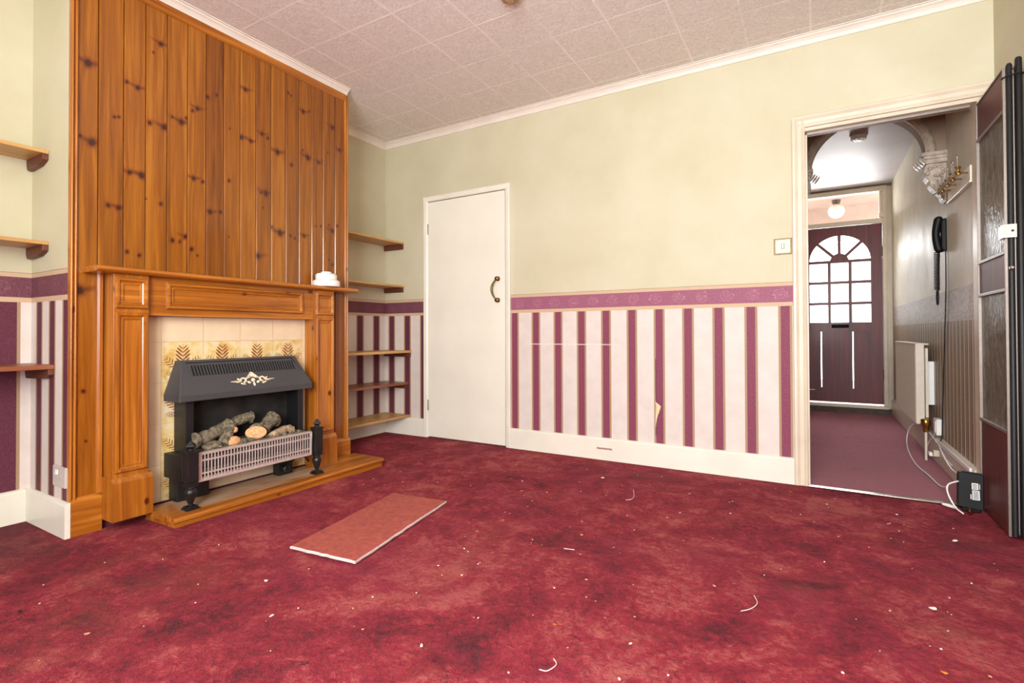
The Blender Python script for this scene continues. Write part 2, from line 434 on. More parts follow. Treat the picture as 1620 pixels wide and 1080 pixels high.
mb.box(-.1, .485, 0, .1, 0, H); mb.box(.485, 1.0, 0, .1, 1.985, H)
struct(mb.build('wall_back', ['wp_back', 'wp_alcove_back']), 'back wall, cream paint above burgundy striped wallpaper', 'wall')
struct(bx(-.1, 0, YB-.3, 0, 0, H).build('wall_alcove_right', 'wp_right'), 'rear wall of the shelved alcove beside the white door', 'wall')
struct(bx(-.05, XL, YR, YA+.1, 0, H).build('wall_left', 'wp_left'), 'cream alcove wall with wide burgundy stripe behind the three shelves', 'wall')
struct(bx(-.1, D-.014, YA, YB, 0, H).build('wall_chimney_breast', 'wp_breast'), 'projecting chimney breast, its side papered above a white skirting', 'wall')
struct(bx(W, W+.15, YR, 0, 0, H).build('wall_right', 'wp_back'), 'plain cream painted wall behind the folded door', 'wall')
# rear wall with the daylight window (behind the camera)
WX0, WX1, WZ0, WZ1 = 2.4, 3.95, .6, 2.3
mb = MB()
mb.box(-.1, WX0, YR-.12, YR, 0, H); mb.box(WX1, 4.2, YR-.12, YR, 0, H); mb.box(WX0, WX1, YR-.12, YR, 0, WZ0); mb.box(WX0, WX1, YR-.12, YR, WZ1, H)
struct(mb.build('wall_rear', 'cream'), 'wall with the window that lights the room', 'wall')
wn = thing('window_1', 'white framed window in the rear wall', 'window', ((WX0+WX1)/2, YR-.06, WZ0), kind='structure')
mb = MB()
for x in (WX0, (WX0+WX1)/2-.03, WX1-.06): mb.box(x, x+.06, YR-.09, YR-.03, WZ0, WZ1)
for z in (WZ0, WZ1-.06): mb.box(WX0+.06, WX1-.06, YR-.088, YR-.032, z, z+.06)
mb.build('window_frame', 'white', wn)
# hall shell
HX0, HX1, HY1, HZ = 3.16, 4.0, 3.36, 2.432
struct(bx(HX1, HX1+.15, .1, HY1+.1, 0, HZ+.1).build('wall_hall_right', 'hall'), 'glossy cream hall wall over a striped dado', 'wall')
struct(bx(HX0-.15, HX0, .1, HY1+.1, 0, HZ+.1).build('wall_hall_left', 'hall'), 'hall wall hidden beyond the door jamb', 'wall')
struct(bx(HX0-.1, HX1+.15, .1, HY1+.1, HZ, HZ+.08).build('ceiling_hall', 'hall_ceiling'), 'smooth white hall ceiling behind the arch', 'ceiling')
struct(bx(HX0-.15, HX1+.15, HY1-.03, HY1+.1, 2.41, HZ+.08).build('wall_hall_front', 'hall_plain'), 'strip of hall wall over the fanlight', 'wall')
# arch wall across the hall
AX, AZ, AR, AY0, AY1 = 3.59, 1.99, .315, .75, .88
mb = MB(); n = 32; vs = []; ring = []
for k in range(n+1):
    a = PI*k/n; ring.append((AX+AR*math.cos(a), AZ+AR*math.sin(a)))
def outer(a):
    dx, dz = math.cos(a), math.sin(a)
    t1 = (HX1-AX)/dx if dx > 1e-6 else ((HX0-AX)/dx if dx < -1e-6 else 1e9); t2 = (HZ-AZ)/dz if dz > 1e-6 else 1e9
    t = min(t1, t2); return (AX+dx*t, AZ+dz*t)
angs = [PI*k/n for k in range(n+1)]
ca = [math.atan2(HZ-AZ, HX1-AX), math.atan2(HZ-AZ, HX0-AX)]
angs = sorted(angs+ca)
for i in range(len(angs)-1):
    a, b = angs[i], angs[i+1]
    pi = [(AX+AR*math.cos(q), AZ+AR*math.sin(q)) for q in (a, b)]; po = [outer(q) for q in (a, b)]
    quad = [pi[0], pi[1], po[1], po[0]]
    mb.add([(x, y, z) for y in (AY0, AY1) for x, z in quad], [(0, 1, 2, 3), (7, 6, 5, 4), (0, 4, 5, 1), (2, 6, 7, 3)])
mb.box(HX0, AX-AR, AY0, AY1, 1.985, AZ) if AX-AR > HX0 else None
mb.box(AX+AR, HX1, AY0, AY1, 1.985, AZ)
struct(mb.build('wall_arch', 'hall_plain'), 'plaster arch spanning the hall', 'wall')
mb = MB()
prof = [(AR-.006, -.012), (AR+.012, -.026), (AR+.03, -.022), (AR+.046, -.012), (AR+.05, 0), (AR-.006, 0)]
m = len(prof); vs = []; fs = []
for k in range(n+1):
    a = PI*k/n
    for r, d in prof: vs.append((AX+r*math.cos(a), AY0+d, AZ+r*math.sin(a)))
for k in range(n):
    for j in range(m): fs.append((k*m+j, k*m+(j+1) % m, (k+1)*m+(j+1) % m, (k+1)*m+j))
mb.add(vs, fs)
struct(mb.build('trim_1', 'plaster', smooth=True), 'moulded plaster band curving round the hall arch', 'moulding')

# ------------------------------------------------------------------ cornices and skirtings
CN = .0475
cprof = [(0, -CN), (.006, -CN), (.008, -.040), (.014, -.028), (.024, -.017), (.036, -.010), (.037, -.005), (CN, -.004), (CN, 0), (0, 0)]
def cornice(idx, label, a, b, fn, ):
    struct(MB().prism(cprof, a, b, fn).build('trim_%d' % idx, 'cornice'), label, 'cornice')
cornice(2, 'white coving along the top of the back wall', 0, W, lambda u, v, t: (t, -u, H+v))
cornice(3, 'white coving over the right-hand shelved alcove', YB, 0, lambda u, v, t: (u, t, H+v))
cornice(4, 'white coving above the pine boarded chimney breast', YA, YB, lambda u, v, t: (D-.014+u, t, H+v))
cornice(5, 'white coving above the alcove with three shelves', YR, YA, lambda u, v, t: (XL+u, t, H+v))
sprof = [(0, 0), (.02, 0), (.02, .138), (.016, .145), (.006, .15), (0, .15)]
def skirt(name, label, a, b, fn, mat='white'):
    return struct(MB().prism(sprof, a, b, fn).build(name, mat), label, 'skirting board')
skb = skirt('baseboard_back', 'white skirting board between the white door and the hall doorway', 1.298, 3.181, lambda u, v, t: (t, -u, v))
skirt('baseboard_alcove_back', 'short white skirting between alcove corner and white door', .02, .452, lambda u, v, t: (t, -u, v))
skirt('baseboard_alcove', 'white skirting under the lowest alcove shelf', YB, 0, lambda u, v, t: (u, t, v))
skirt('baseboard_left', 'white skirting under the striped alcove with three shelves', YR, YA-.02, lambda u, v, t: (XL+u, t, v))
skirt('baseboard_breast', 'white skirting on the side of the chimney breast below the socket', XL, D+.02, lambda u, v, t: (t, YA-u, v))
hs = [(0, 0), (.022, 0), (.022, .15), (.015, .16), (.006, .17), (0, .17)]
struct(MB().prism(hs, .1, 3.28, lambda u, v, t: (HX1-u, t, v)).build('baseboard_hall', 'rad'), 'scuffed skirting board along the hall wall', 'skirting board')
tag(bx(HX1-.034, HX1-.0225, .12, .98, .140, .165).build('cable_trunking', 'plastic', bevel=.003), 'white plastic cable trunking running along the hall skirting', 'trunking')
# scuff on the back skirting
mb = MB(); mb.box(1.99, 2.10, -.0212, -.0200, .073, .084); mb.build('scuff_mark', 'mark', skb)

# ------------------------------------------------------------------ white flush door (cupboard)
d1 = thing('door_1', 'white flush cupboard door with brass pull handle', 'door', (.87, -.01, 0), kind='structure')
mb = MB(); mb.box(.494, 1.248, -.006, .03, .008, 1.966); mb.build('door_leaf', 'doorwhite', d1, bevel=.002)
fr = [(0, 0), (.042, 0), (.042, -.012), (.034, -.018), (.02, -.02), (.006, -.022), (0, -.018)]
mb = MB()
mb.prism([(.452+u, v) for u, v in fr], 0, 2.012, lambda u, v, t: (u, v, t))
mb.prism([(1.298-u, v) for u, v in fr], 0, 2.012, lambda u, v, t: (u, v, t))
mb.prism([(2.012-u, v-.0004) for u, v in fr], .453, 1.297, lambda u, v, t: (t, v, u))
mb.build('door_frame', 'white', d1)
mb = MB(); mb.box(.485, .4905, -.001, .06, 0, 1.985); mb.box(1.2525, 1.26, -.001, .06, 0, 1.985); mb.box(.4905, 1.2525, 0, .06, 1.972, 1.985)
mb.mat = 1; mb.box(.47, 1.27, .085, .1, 0, 2.0)
mb.build('door_lining', ['white', 'backing'], d1)
hx = 1.186
mb = MB()
for z in (1.287, 1.122): mb.lathe([(.0, -.034), (.009, -.033), (.016, -.027), (.017, -.018), (.013, -.008), (.019, -.003), (.019, 0)], (hx, -.006, z), 18, 1)
pts = []
for k in range(17):
    s = k/16; z = 1.122+.165*s; pts.append((hx-.032*math.sin(PI*s)**.8, -.03-.022*math.sin(PI*s), z))
mb.tube(pts, [.005+.003*math.sin(PI*k/16) for k in range(17)], 10)
mb.build('pull_handle', 'darkbrass', d1, smooth=True)
for z in (1.74, .27):
    mb = MB(); mb.lathe([(.005, -.045), (.006, -.04), (.006, .04), (.005, .045)], (.4935, -.009, z), 10); mb.box(.4905, .4945, -.008, -.004, z-.04, z+.04)
    mb.build('hinge', 'alu', d1, smooth=True)

# ------------------------------------------------------------------ doorway to the hall + folding door
mb = MB()
ar = [(0, 0), (.066, 0), (.066, -.012), (.054, -.017), (.048, -.012), (.03, -.014), (.016, -.022), (.004, -.022), (0, -.016)]
mb.prism([(3.181+u, v) for u, v in ar], 0, 2.098, lambda u, v, t: (u, v, t))
mb.prism([(2.098-u, v-.0004) for u, v in ar], 3.182, W-.001, lambda u, v, t: (t, v, u))
struct(mb.build('trim_6', 'cream'), 'cream moulded architrave round the hall doorway', 'architrave')
mb = MB()
mb.box(3.236, 3.246, -.002, .11, 0, 2.03); mb.box(3.246, 3.99, -.002, .11, 2.012, 2.03); mb.box(3.246, 3.258, .03, .105, 0, 2.0); mb.box(3.99, 4.0, .0, .11, 0, 2.03)
struct(mb.build('trim_7', 'cream'), 'cream door lining inside the hall doorway', 'door lining')
d2 = thing('door_2', 'folded mahogany bifold door with patterned glass panes, opened against the wall', 'door', (4.0, -.22, 0), kind='structure')
FX0, FX1, FY0, FY1 = 3.985, 4.008, -.43, -.004
zr = [(0.008, .434), (.434, .448), (.448, 1.038), (1.038, 1.052), (1.052, 1.198), (1.198, 1.212), (1.212, 1.80), (1.80, 1.814), (1.814, 1.983)]
mb = MB()
for i in (0, 4, 8): mb.box(FX0+.003, FX1-.003, FY0+.012, FY1-.007, *zr[i])
mb.build('leaf_panel', 'mahog', d2)
mb = MB()
for i in (1, 3, 5, 7): mb.box(FX0-.003, FX1, FY0+.012, FY1-.007, *zr[i])
mb.box(FX0-.003, FX1, FY1-.007, FY1, .006, 1.985); mb.box(FX0-.003, FX0+.009, FY0, FY0+.012, .006, 1.985); mb.box(FX0-.003, FX1, FY0+.012, FY1-.01, 1.983, 1.99)
mb.build('aluminium_edging', 'alu', d2, bevel=.002)
mb = MB()
for i in (2, 6): mb.box(FX0+.009, FX0+.013, FY0+.012, FY1-.007, *zr[i])
mb.build('glass_pane', 'pattern', d2)
mb = MB()
mb.box(FX0+.009, FX1, FY0+.004, FY0+.012, .01, 1.985)
mb.tube([(FX0+.016, FY0-.004, .012), (FX0+.016, FY0-.004, 1.99), (FX0+.016, FY0-.004, 2.0)], [.011, .011, .006], 12)
mb.build('rubber_edge', 'rubber', d2, smooth=True)
l2 = MB(); l2.box(4.018, 4.040, FY0+.012, -.03, .01, 1.985); l2.build('second_leaf', 'mahog', d2)
mb = MB(); mb.tube([(4.031, FY0-.002, .012), (4.031, FY0-.002, 2.012), (4.031, FY0-.002, 2.02)], [.012, .012, .008], 12); mb.box(4.02, 4.042, FY0+.004, FY0+.012, .01, 1.99)
mb.build('rubber_edge', 'rubber', d2, smooth=True)
mb = MB(); mb.box(4.0105, 4.0165, FY0-.001, FY0+.02, .02, 1.97); mb.build('centre_strip', 'alu', d2)
mb = MB(); mb.box(FX0-.012, FX0-.003, FY0+.002, FY0+.05, 1.262, 1.318); mb.box(FX0-.012, FX0+.03, FY0-.022, FY0-.017, 1.262, 1.318); mb.box(FX0-.0125, FX0-.005, FY0-.02, FY0+.004, 1.262, 1.318); mb.mat = 1
mb.lathe([(.005, -.004), (.005, 0)], (FX0+.016, FY0-.022, 1.29), 10, 1)
mb.build('door_catch', ['gold', 'rubber'], d2, bevel=.001)
mb = MB()
lp = []
for k in range(25):
    a = 2*PI*k/24; lp.append((4.013+.034*math.cos(a), FY0-.0+.022*math.sin(a), 1.945+.004*math.cos(a)))
mb.tube(lp, .003, 6); mb.build('tie_wire', 'rubber', d2, smooth=True)
mb = MB(); mb.lathe([(.004, -.02), (.008, -.016), (.008, -.004), (.004, 0)], (FX0+.012, FY0-.012, 1.135), 10, 1); mb.build('bolt_knob', 'silver', d2, smooth=True)
mb = MB(); mb.box(3.258, 3.97, .035, .062, 2.0, 2.012); mb.build('door_track', 'alu', d2)
tag(bx(3.246, 3.98, -.022, .012, .0, .007).build('threshold_strip', 'silver', bevel=.003), 'silver metal threshold strip across the hall doorway', 'threshold')

# ------------------------------------------------------------------ front door
d3 = thing('door_3', 'dark red wooden front door with arched glazing at the hall end', 'door', (3.53, 3.32, 0), kind='structure')
DX0, DX1, DY0, DY1, DZ0, DZ1 = 3.178, 3.914, 3.30, 3.345, .1, 2.02
gx, gr, gz0, gz1 = 3.53, .283, .972, 1.64
mb = MB()
mb.box(DX0, gx-gr, DY0, DY1, .87, gz1); mb.box(gx+gr, DX1, DY0, DY1, .87, gz1); mb.box(gx-gr, gx+gr, DY0, DY1, .87, gz0)
def dout(a):
    dx, dz = math.cos(a), math.sin(a)
    t1 = (DX1-gx)/dx if dx > 1e-6 else ((DX0-gx)/dx if dx < -1e-6 else 1e9); t2 = (DZ1-gz1)/dz if dz > 1e-6 else 1e9
    t = min(t1, t2); return (gx+dx*t, gz1+dz*t)
angs = sorted([PI*k/28 for k in range(29)]+[math.atan2(DZ1-gz1, DX1-gx), math.atan2(DZ1-gz1, DX0-gx)])
for a, b in zip(angs, angs[1:]):
    quad = [(gx+gr*math.cos(a), gz1+gr*math.sin(a)), (gx+gr*math.cos(b), gz1+gr*math.sin(b)), dout(b), dout(a)]
    mb.add([(x, y, z) for y in (DY0, DY1) for x, z in quad], [(0, 1, 2, 3), (7, 6, 5, 4), (0, 4, 5, 1), (2, 6, 7, 3)])
mb.box(DX0, 3.235, DY0, DY1, .255, .87); mb.box(3.80, DX1, DY0, DY1, .255, .87); mb.box(DX0, DX1, DY0, DY1, DZ0, .255); mb.box(3.487, 3.569, DY0, DY1, .255, .87)
mb.build('door_leaf', 'redwood', d3)
for x0, x1, g in ((3.235, 3.487, 3.354), (3.569, 3.80, 3.648)):
    mb = MB(); mb.box(x0, g-.0055, DY0+.014, DY1-.012, .255, .87); mb.box(g+.0055, x1, DY0+.014, DY1-.012, .255, .87)
    mb.build('lower_panel', 'redwood', d3)
mb = MB(); w = .0145
for x in (3.435, 3.628): mb.box(x-w, x+w, DY0+.004, DY1-.004, gz0, gz1)
for z in (1.18, 1.41, 1.64): mb.box(gx-gr, gx+gr, DY0+.003, DY1-.003, z-w, z+w)
for a in (PI/4, PI/2, 3*PI/4):
    c, s_ = math.cos(a), math.sin(a)
    q = [(gx+c*r+s_*e*w, gz1+s_*r-c*e*w) for r, e in ((.07, -1), (.07, 1), (gr+.004, 1), (gr+.004, -1))]
    mb.add([(x, y, z) for y in (DY0+.004, DY1-.004) for x, z in q], [(0, 1, 2, 3), (7, 6, 5, 4), (0, 4, 5, 1), (1, 5, 6, 2), (2, 6, 7, 3), (3, 7, 4, 0)])
hub = [(gx+.088*math.cos(PI*k/14), gz1+.088*math.sin(PI*k/14)) for k in range(15)]
mb.prism(hub, DY0+.002, DY1-.004, lambda u, v, t: (u, t, v))
mb.build('glazing_bars', 'redwood', d3)
mb = MB()
pg = [(gx-gr, gz0), (gx+gr, gz0)]+[(gx+gr*math.cos(PI*k/24), gz1+gr*math.sin(PI*k/24)) for k in range(25)]
mb.add([(x, DY1-.016, z) for x, z in pg], [tuple(range(len(pg)))]); mb.build('glass_pane', 'frost', d3)
mb = MB(); mb.box(3.452, 3.612, DY0-.008, DY0+.002, .912, .948); mb.box(3.462, 3.602, DY0-.012, DY0-.006, .918, .936); mb.build('letter_plate', 'matt_black', d3, bevel=.002)
mb = MB(); mb.box(3.18, 3.29, DY0-.004, DY0, .222, .230); mb.build('pale_strip', 'plastic', d3)
mb = MB()
for z in (1.72, .42): mb.box(DX1-.004, DX1+.010, DY0-.007, DY0+.006, z-.05, z+.05)
mb.build('hinge', 'step', d3)
mb = MB()
mb.box(HX0, DX0-.003, DY0+.01, HY1, 0, 2.41); mb.box(DX1+.003, HX1, DY0+.01, HY1, 0, 2.41); mb.box(DX1+.003, 3.952, DY0-.02, DY0+.01, .10, 2.41)
mb.box(DX0-.003, DX1+.003, DY0-.012, HY1, 2.024, 2.072); mb.box(HX0, 3.952, DY0-.02, HY1, 2.362, 2.41)
mb.box(3.893, DX1+.003, DY0, HY1-.01, 2.072, 2.362); mb.box(3.885, 3.93, DY0-.038, DY0-.018, 2.075, 2.125)
mb.build('door_frame', 'cream', d3, bevel=.003)
mb = MB(); mb.add([(HX0, 3.34, 2.072), (3.9, 3.34, 2.072), (3.9, 3.34, 2.362), (HX0, 3.34, 2.362)], [(0, 1, 2, 3)]); mb.build('fanlight_glass', 'clear', d3)
mb = MB(); mb.box(HX0, 3.955, 3.262, 3.352, .055, .085); mb.mat = 1; mb.box(HX0, HX1-.023, 3.27, 3.36, -.01, .055)
mb.build('sill', ['cream', 'step'], d3)
# porch beyond the front door
mb = MB(); mb.box(2.6, 4.5, HY1+.1, 4.55, 2.47, 2.55)
struct(mb.build('ceiling_porch', 'stone_ext'), 'cream porch soffit seen through the fanlight', 'porch ceiling')
mb = MB(); mb.box(2.6, 4.5, 4.42, 4.55, 2.05, 2.47)
struct(mb.build('wall_porch', 'stone_ext'), 'peach painted porch wall seen through the fanlight', 'porch wall')
mb = MB(); mb.box(1.5, 5.5, HY1+.1, 8, -.12, -.03); struct(mb.build('floor_porch', 'stone_ext'), 'pale paving outside the front door', 'paving')
gl = thing('ceiling_globe_lamp', 'white globe porch lamp seen through the fanlight over the front door', 'lamp', (3.53, 4.0, 2.47))
MB().lathe([(.045, 0), (.045, -.03), (.035, -.045), (.035, -.06)], (3.53, 4.0, 2.47), 20).build('lamp_base', 'step', gl, smooth=True)
MB().blob((3.53, 4.0, 2.335), .088, .088, .088, 24).build('glass_globe', 'opal', gl, smooth=True)

# ------------------------------------------------------------------ hall fittings
sd = thing('smoke_detector', 'round white smoke detector on the hall ceiling', 'smoke detector', (3.60, 1.50, HZ))
MB().lathe([(.062, 0), (.062, -.02), (.055, -.024)], (3.60, 1.50, HZ), 24).build('mounting_base', 'oldplastic', sd, smooth=True)
mb = MB(); mb.lathe([(.054, -.024), (.054, -.036), (.048, -.05), (.03, -.056)], (3.60, 1.50, HZ), 24)
for k in range(10):
    a = 2*PI*k/10; mb.box(3.60+.046*math.cos(a)-.006, 3.60+.046*math.cos(a)+.006, 1.50+.046*math.sin(a)-.006, 1.50+.046*math.sin(a)+.006, HZ-.056, HZ-.046)
mb.build('sensor_head', 'plastic', sd, smooth=True)
def corbel(x, sgn, label):
    t = thing('plaster_corbel', label, 'corbel', (x, .78, 1.68), 'scrolled corbels under the hall arch')
    X = lambda d: x-sgn*d
    y0, y1 = .715, .86
    mb = MB()
    for d, a, b in ((.128, 1.965, 1.988), (.118, 1.945, 1.965), (.108, 1.918, 1.945)):
        mb.box(min(X(0), X(d)), max(X(0), X(d)), y0-(d-.108)*.5, y1, a, b)
    mb.build('moulded_cap', 'plaster', t, bevel=.003)
    prof = [(0, 1.918), (.100, 1.918), (.112, 1.895), (.114, 1.868), (.104, 1.84), (.088, 1.815), (.082, 1.79), (.07, 1.765), (.045, 1.74), (.028, 1.72), (.02, 1.69), (0, 1.672)]
    MB().prism(prof, y0+.01, y1-.02, lambda u, v, tt: (X(u), tt, v)).build('scroll', 'plaster', t, bevel=.006)
    mb = MB()
    for k in range(9):
        a = k/8; px = X(.05+.045*math.cos(a*5.2)*(1-.55*a)); pz = 1.858+.045*math.sin(a*5.2)*(1-.55*a)
        mb.blob((px, y0+.006, pz), .013-.005*a, .010, .013-.005*a, 10)
    for k in range(3): mb.blob((X(.07-.02*k), y0+.010, 1.775-.026*k), .016, .008, .010, 10, Matrix.Rotation(sgn*.7, 3, 'Y'))
    mb.build('acanthus_leaves', 'plaster', t, smooth=True)
    mb = MB()
    for k in range(4): mb.blob((X(.112+.013*k), y0+.03, 1.942-.010*k), .006, .030, .030, 10, Matrix.Rotation(-sgn*.6, 3, 'Y'))
    mb.build('glossy_leaf_tip', 'crystal', t, smooth=True)
corbel(HX1, 1, 'scrolled plaster corbel under the arch beside the coat hooks')
corbel(HX0+.0, -1, 'scrolled plaster corbel under the arch next to the door jamb')
cr = thing('coat_rack', 'white board with curled brass coat hooks on the hall wall', 'coat rack', (3.985, .37, 1.64))
mb = MB(); mb.box(3.984, HX1, .12, .63, 1.645, 1.73); mb.box(3.980, HX1, .118, .632, 1.64, 1.650); mb.build('rack_board', 'white', cr, bevel=.003)
for i, y in enumerate((.55, .42, .29, .16)):
    c = Vector((3.945, y, 1.715))
    mb = MB(); mb.lathe([(.0, -.024), (.012, -.022), (.014, -.014), (.008, -.006), (.008, .006), (.014, .014), (.012, .022), (0, .024)], (c.x, c.y, c.z), 14)
    mb.tube([(3.986, y, 1.70), (3.960, y, 1.70), (3.948, y, 1.71)], .004, 8)
    h = mb.build('coat_hook', 'brass', cr, smooth=True)
    mb = MB()
    for sg in (-1, 1):
        pts = [(c.x-.012, y+sg*(.006+.042*math.sin(a)), c.z-.006-.022*math.sin(a)+.11*max(0, a-1.0)) for a in [k*.2 for k in range(10)]]
        mb.tube(pts, .0028, 8); mb.blob(pts[-1], .005, .005, .007, 10)
    pts = [(c.x-.014-.030*math.sin(a), y+.012*math.cos(a), c.z-.016-.016*math.sin(a)) for a in [k*.35 for k in range(10)]]
    mb.tube(pts, .0026, 8)
    mb.build('hook_arms', 'silver', h, smooth=True)
mb = MB(); mb.tube([(3.958+.0*k, .60+.026*math.cos(2*PI*k/20), 1.69+.026*math.sin(2*PI*k/20)) for k in range(21)], .005, 8); mb.build('hanging_ring', 'silver', cr, smooth=True)

ph = thing('wall_telephone', 'black corded telephone hung on the hall wall', 'telephone', (3.98, .8, 1.36))
mb = MB(); mb.prism([(0, 1.375), (.018, 1.372), (.026, 1.40), (.026, 1.55), (.018, 1.575), (0, 1.575)], .755, .85, lambda u, v, t: (HX1-u, t, v)); mb.build('wall_cradle', 'blackplastic', ph, bevel=.006)
mb = MB(); pts = []; rr = []
for k in range(13):
    s = k/12; pts.append((HX1-.034-.014*math.sin(PI*s), .79, 1.385+.19*s)); rr.append(.024-.003*math.sin(PI*s))
mb.tube(pts, rr, 14); mb.blob(pts[0], .022, .024, .020, 14); mb.blob(pts[-1], .022, .024, .020, 14); mb.build('handset', 'blackplastic', ph, smooth=True)
mb = MB(); pts = []
for k in range(260):
    s = k/259; a = s*26*2*PI
    pts.append((3.956+.013*math.cos(a), .80+.013*math.sin(a), 1.372-.24*s))
mb.tube(pts, .0030, 5)
mb.tube([(3.958, .80+.022*math.sin(2*PI*k/24), 1.085+.045*math.cos(2*PI*k/24)) for k in range(25)], .005, 8)
mb.tube([(3.966, .806, 1.13), (3.965, .81, 1.2), (3.97, .80, 1.375)], .004, 8)
mb.build('coiled_cord', 'rubber', ph, smooth=True)
mb = MB(); mb.tube([(3.995, .765, 1.38), (3.993, .76, 1.15), (3.993, .80, .9), (3.994, .86, .62), (3.994, .90, .4), (3.99, .905, .2), (3.972, .9, .12)], .0032, 7)
mb.build('line_cord', 'rubber', ph, smooth=True)

rd = thing('radiator', 'cream double panel radiator on the hall wall', 'radiator', (3.93, 1.6, .24))
def rad_panel(x0, x1, y0, y1, z0, z1):
    mb = MB(); ny = 34
    prof = []
    for k in range(ny*2+1):
        y = y0+.03+(y1-y0-.06)*k/(ny*2); prof.append((x0+(.0 if k % 2 == 0 else .004), y))
    pf = [(x0+.002, y0), (x0+.002, y0+.03)]+prof+[(x0+.002, y1-.03), (x0+.002, y1), (x1, y1), (x1, y0)]
    mb.prism(pf, z0, z1, lambda u, v, t: (u, v, t)); return mb
rad_panel(3.885, 3.902, 1.10, 2.12, .235, .78).build('front_panel', 'rad', rd)
rad_panel(3.938, 3.955, 1.12, 2.10, .28, .755).build('rear_panel', 'rad', rd)
mb = MB(); mb.box(3.883, 3.957, 1.098, 2.122, .778, .788); mb.box(3.884, 3.930, 1.096, 1.102, .24, .78); mb.build('top_grille', 'rad', rd, bevel=.002)
for y in (1.2, 1.96): bx(3.955, HX1-.0005, y, y+.06, .36, .66).build('wall_bracket', 'plastic', rd)
mb = MB(); mb.tube([(3.93, 1.06, 0), (3.93, 1.06, .2)], .008, 10); mb.tube([(3.93, 1.06, .26), (3.93, 1.11, .27)], .009, 10); mb.build('supply_pipe', 'rad', rd, smooth=True)
mb = MB(); mb.lathe([(.014, .19), (.018, .2), (.018, .225), (.026, .235), (.028, .27), (.022, .278)], (3.93, 1.06, 0), 16); mb.build('valve', 'brass', rd, smooth=True)
sb = thing('wall_socket', 'small white junction box above the hall skirting beside the radiator', 'socket', (3.98, .99, .19))
bx(3.966, HX1, .94, 1.035, .19, .295).build('socket_body', 'plastic', sb, bevel=.005)
bx(3.962, 3.967, .96, 1.015, .205, .28).build('socket_cover', 'plastic', sb, bevel=.002)
def curve_pts(ctrl, n=12):
    """Catmull-Rom through control points"""
    P = [Vector(c) for c in ctrl]; P = [P[0]*2-P[1]]+P+[P[-1]*2-P[-2]]; out = []
    for i in range(1, len(P)-2):
        for k in range(n):
            t = k/n; a, b, c, d = P[i-1:i+3]
            out.append(.5*((2*b)+(c-a)*t+(2*a-5*b+4*c-d)*t*t+(3*b-a-3*c+d)*t**3))
    return out+[P[-2]]
mb = MB(); mb.tube(curve_pts([(3.965, .93, .15), (3.95, 1.15, .19), (3.935, 1.42, .2), (3.915, 1.62, .13), (3.90, 1.66, .03), (3.865, 1.3, .008), (3.848, .87, .006), (3.868, .6, .006), (3.885, .3, .012), (3.89, .08, .09), (3.892, -.07, .145)]), .0038, 8)
tag(mb.build('router_cable', 'plastic', smooth=True), 'white cable looping across the hall carpet to the black router', 'cable')
mb = MB(); mb.tube(curve_pts([(3.968, .9, .15), (3.96, .7, .11), (3.962, .5, .075), (3.965, .33, .085), (3.965, .2, .12), (3.964, .12, .135)]), .004, 8)
mb.tube(curve_pts([(3.97, .9, .145), (3.97, .7, .095), (3.972, .55, .085)]), .003, 8)
tag(mb.build('telephone_cable', 'plastic', smooth=True), 'white cable drooping in front of the hall skirting', 'cable')
mb = MB(); mb.box(3.945, 3.976, .90, .95, .06, .10); mb.mat = 1; mb.box(3.93, 3.95, .95, 1.0, .05, .075)
tag(mb.build('cable_adapter', ['cream', 'plastic'], bevel=.003), 'small cream cable adapter hanging at the hall skirting', 'adapter')
mb = MB(); mb.tube(curve_pts([(3.972, 1.02, .19), (3.966, 1.2, .1), (3.95, 1.22, .03), (3.94, 1.15, .006)]), .003, 7)
tag(mb.build('socket_lead', 'plastic', smooth=True), 'short white lead trailing from the junction box', 'cable')

ro = thing('router', 'black router leaning at the foot of the folding door', 'router', (3.93, -.1, 0))
mw = MB(); yw = -.085
pr = [(3.884, .022), (3.890, .175), (3.897, .184), (3.905, .186), (3.985, .180), (3.9800, .02), (3.972, .012)]
lean = .0
mw.prism(pr, yw, yw+.035, lambda u, v, t: (u-.006, t+(v-.02)*.12-.02, v)); mw.build('router_case', 'blackplastic', ro, bevel=.004)
mw = MB(); mw.box(3.895, 3.965, yw-.012, yw+.045, .0, .02); mw.build('router_foot', 'blackplastic', ro, bevel=.003)
def rlab(u0, u1, v0, v1, e=.0): return [(u-.006, yw+(v-.02)*.12-.0206-e, v) for u, v in ((u0, v0), (u1, v0), (u1, v1), (u0, v1))]
mw = MB()
for a in ((3.938, 3.962, .108, .138), (3.939, 3.966, .06, .104)): mw.add(rlab(*a), [(0, 1, 2, 3)])
mw.mat = 1
for k in range(4): mw.add(rlab(3.941, 3.958, .112+.006*k, .1145+.006*k, .0003), [(0, 1, 2, 3)])
for k in range(6): mw.add(rlab(3.942, 3.962, .064+.0065*k, .067+.0065*k, .0003), [(0, 1, 2, 3)])
mw.mat = 0
mw.add(rlab(3.932, 3.9355, .062, .085), [(0, 1, 2, 3)]); mw.add(rlab(3.9655, 3.968, .11, .135), [(0, 1, 2, 3)])
mw.build('printed_label', ['label', 'blackplastic'], ro)
mb = MB(); mb.lathe([(.006, 0), (.009, .004), (.009, .016), (.005, .02), (.005, .03)], (3.915, -.145, 0), 12); tag(mb.build('metal_connector', 'brass', smooth=True), 'shiny brass connector on the carpet in front of the router', 'connector')
mb = MB(); mb.tube(curve_pts([(3.884, -.09, .14), (3.85, -.06, .11), (3.846, -.075, .07), (3.865, -.12, .02), (3.885, -.17, .006)]), .0036, 8)
tag(mb.build('power_lead', 'plastic', smooth=True), 'white lead curling down beside the router onto the carpet', 'cable')
mb = MB(); mb.tube([(3.83, -.045, .007), (3.845, -.06, .008), (3.875, -.085, .007)], [.005, .008, .007], 8)
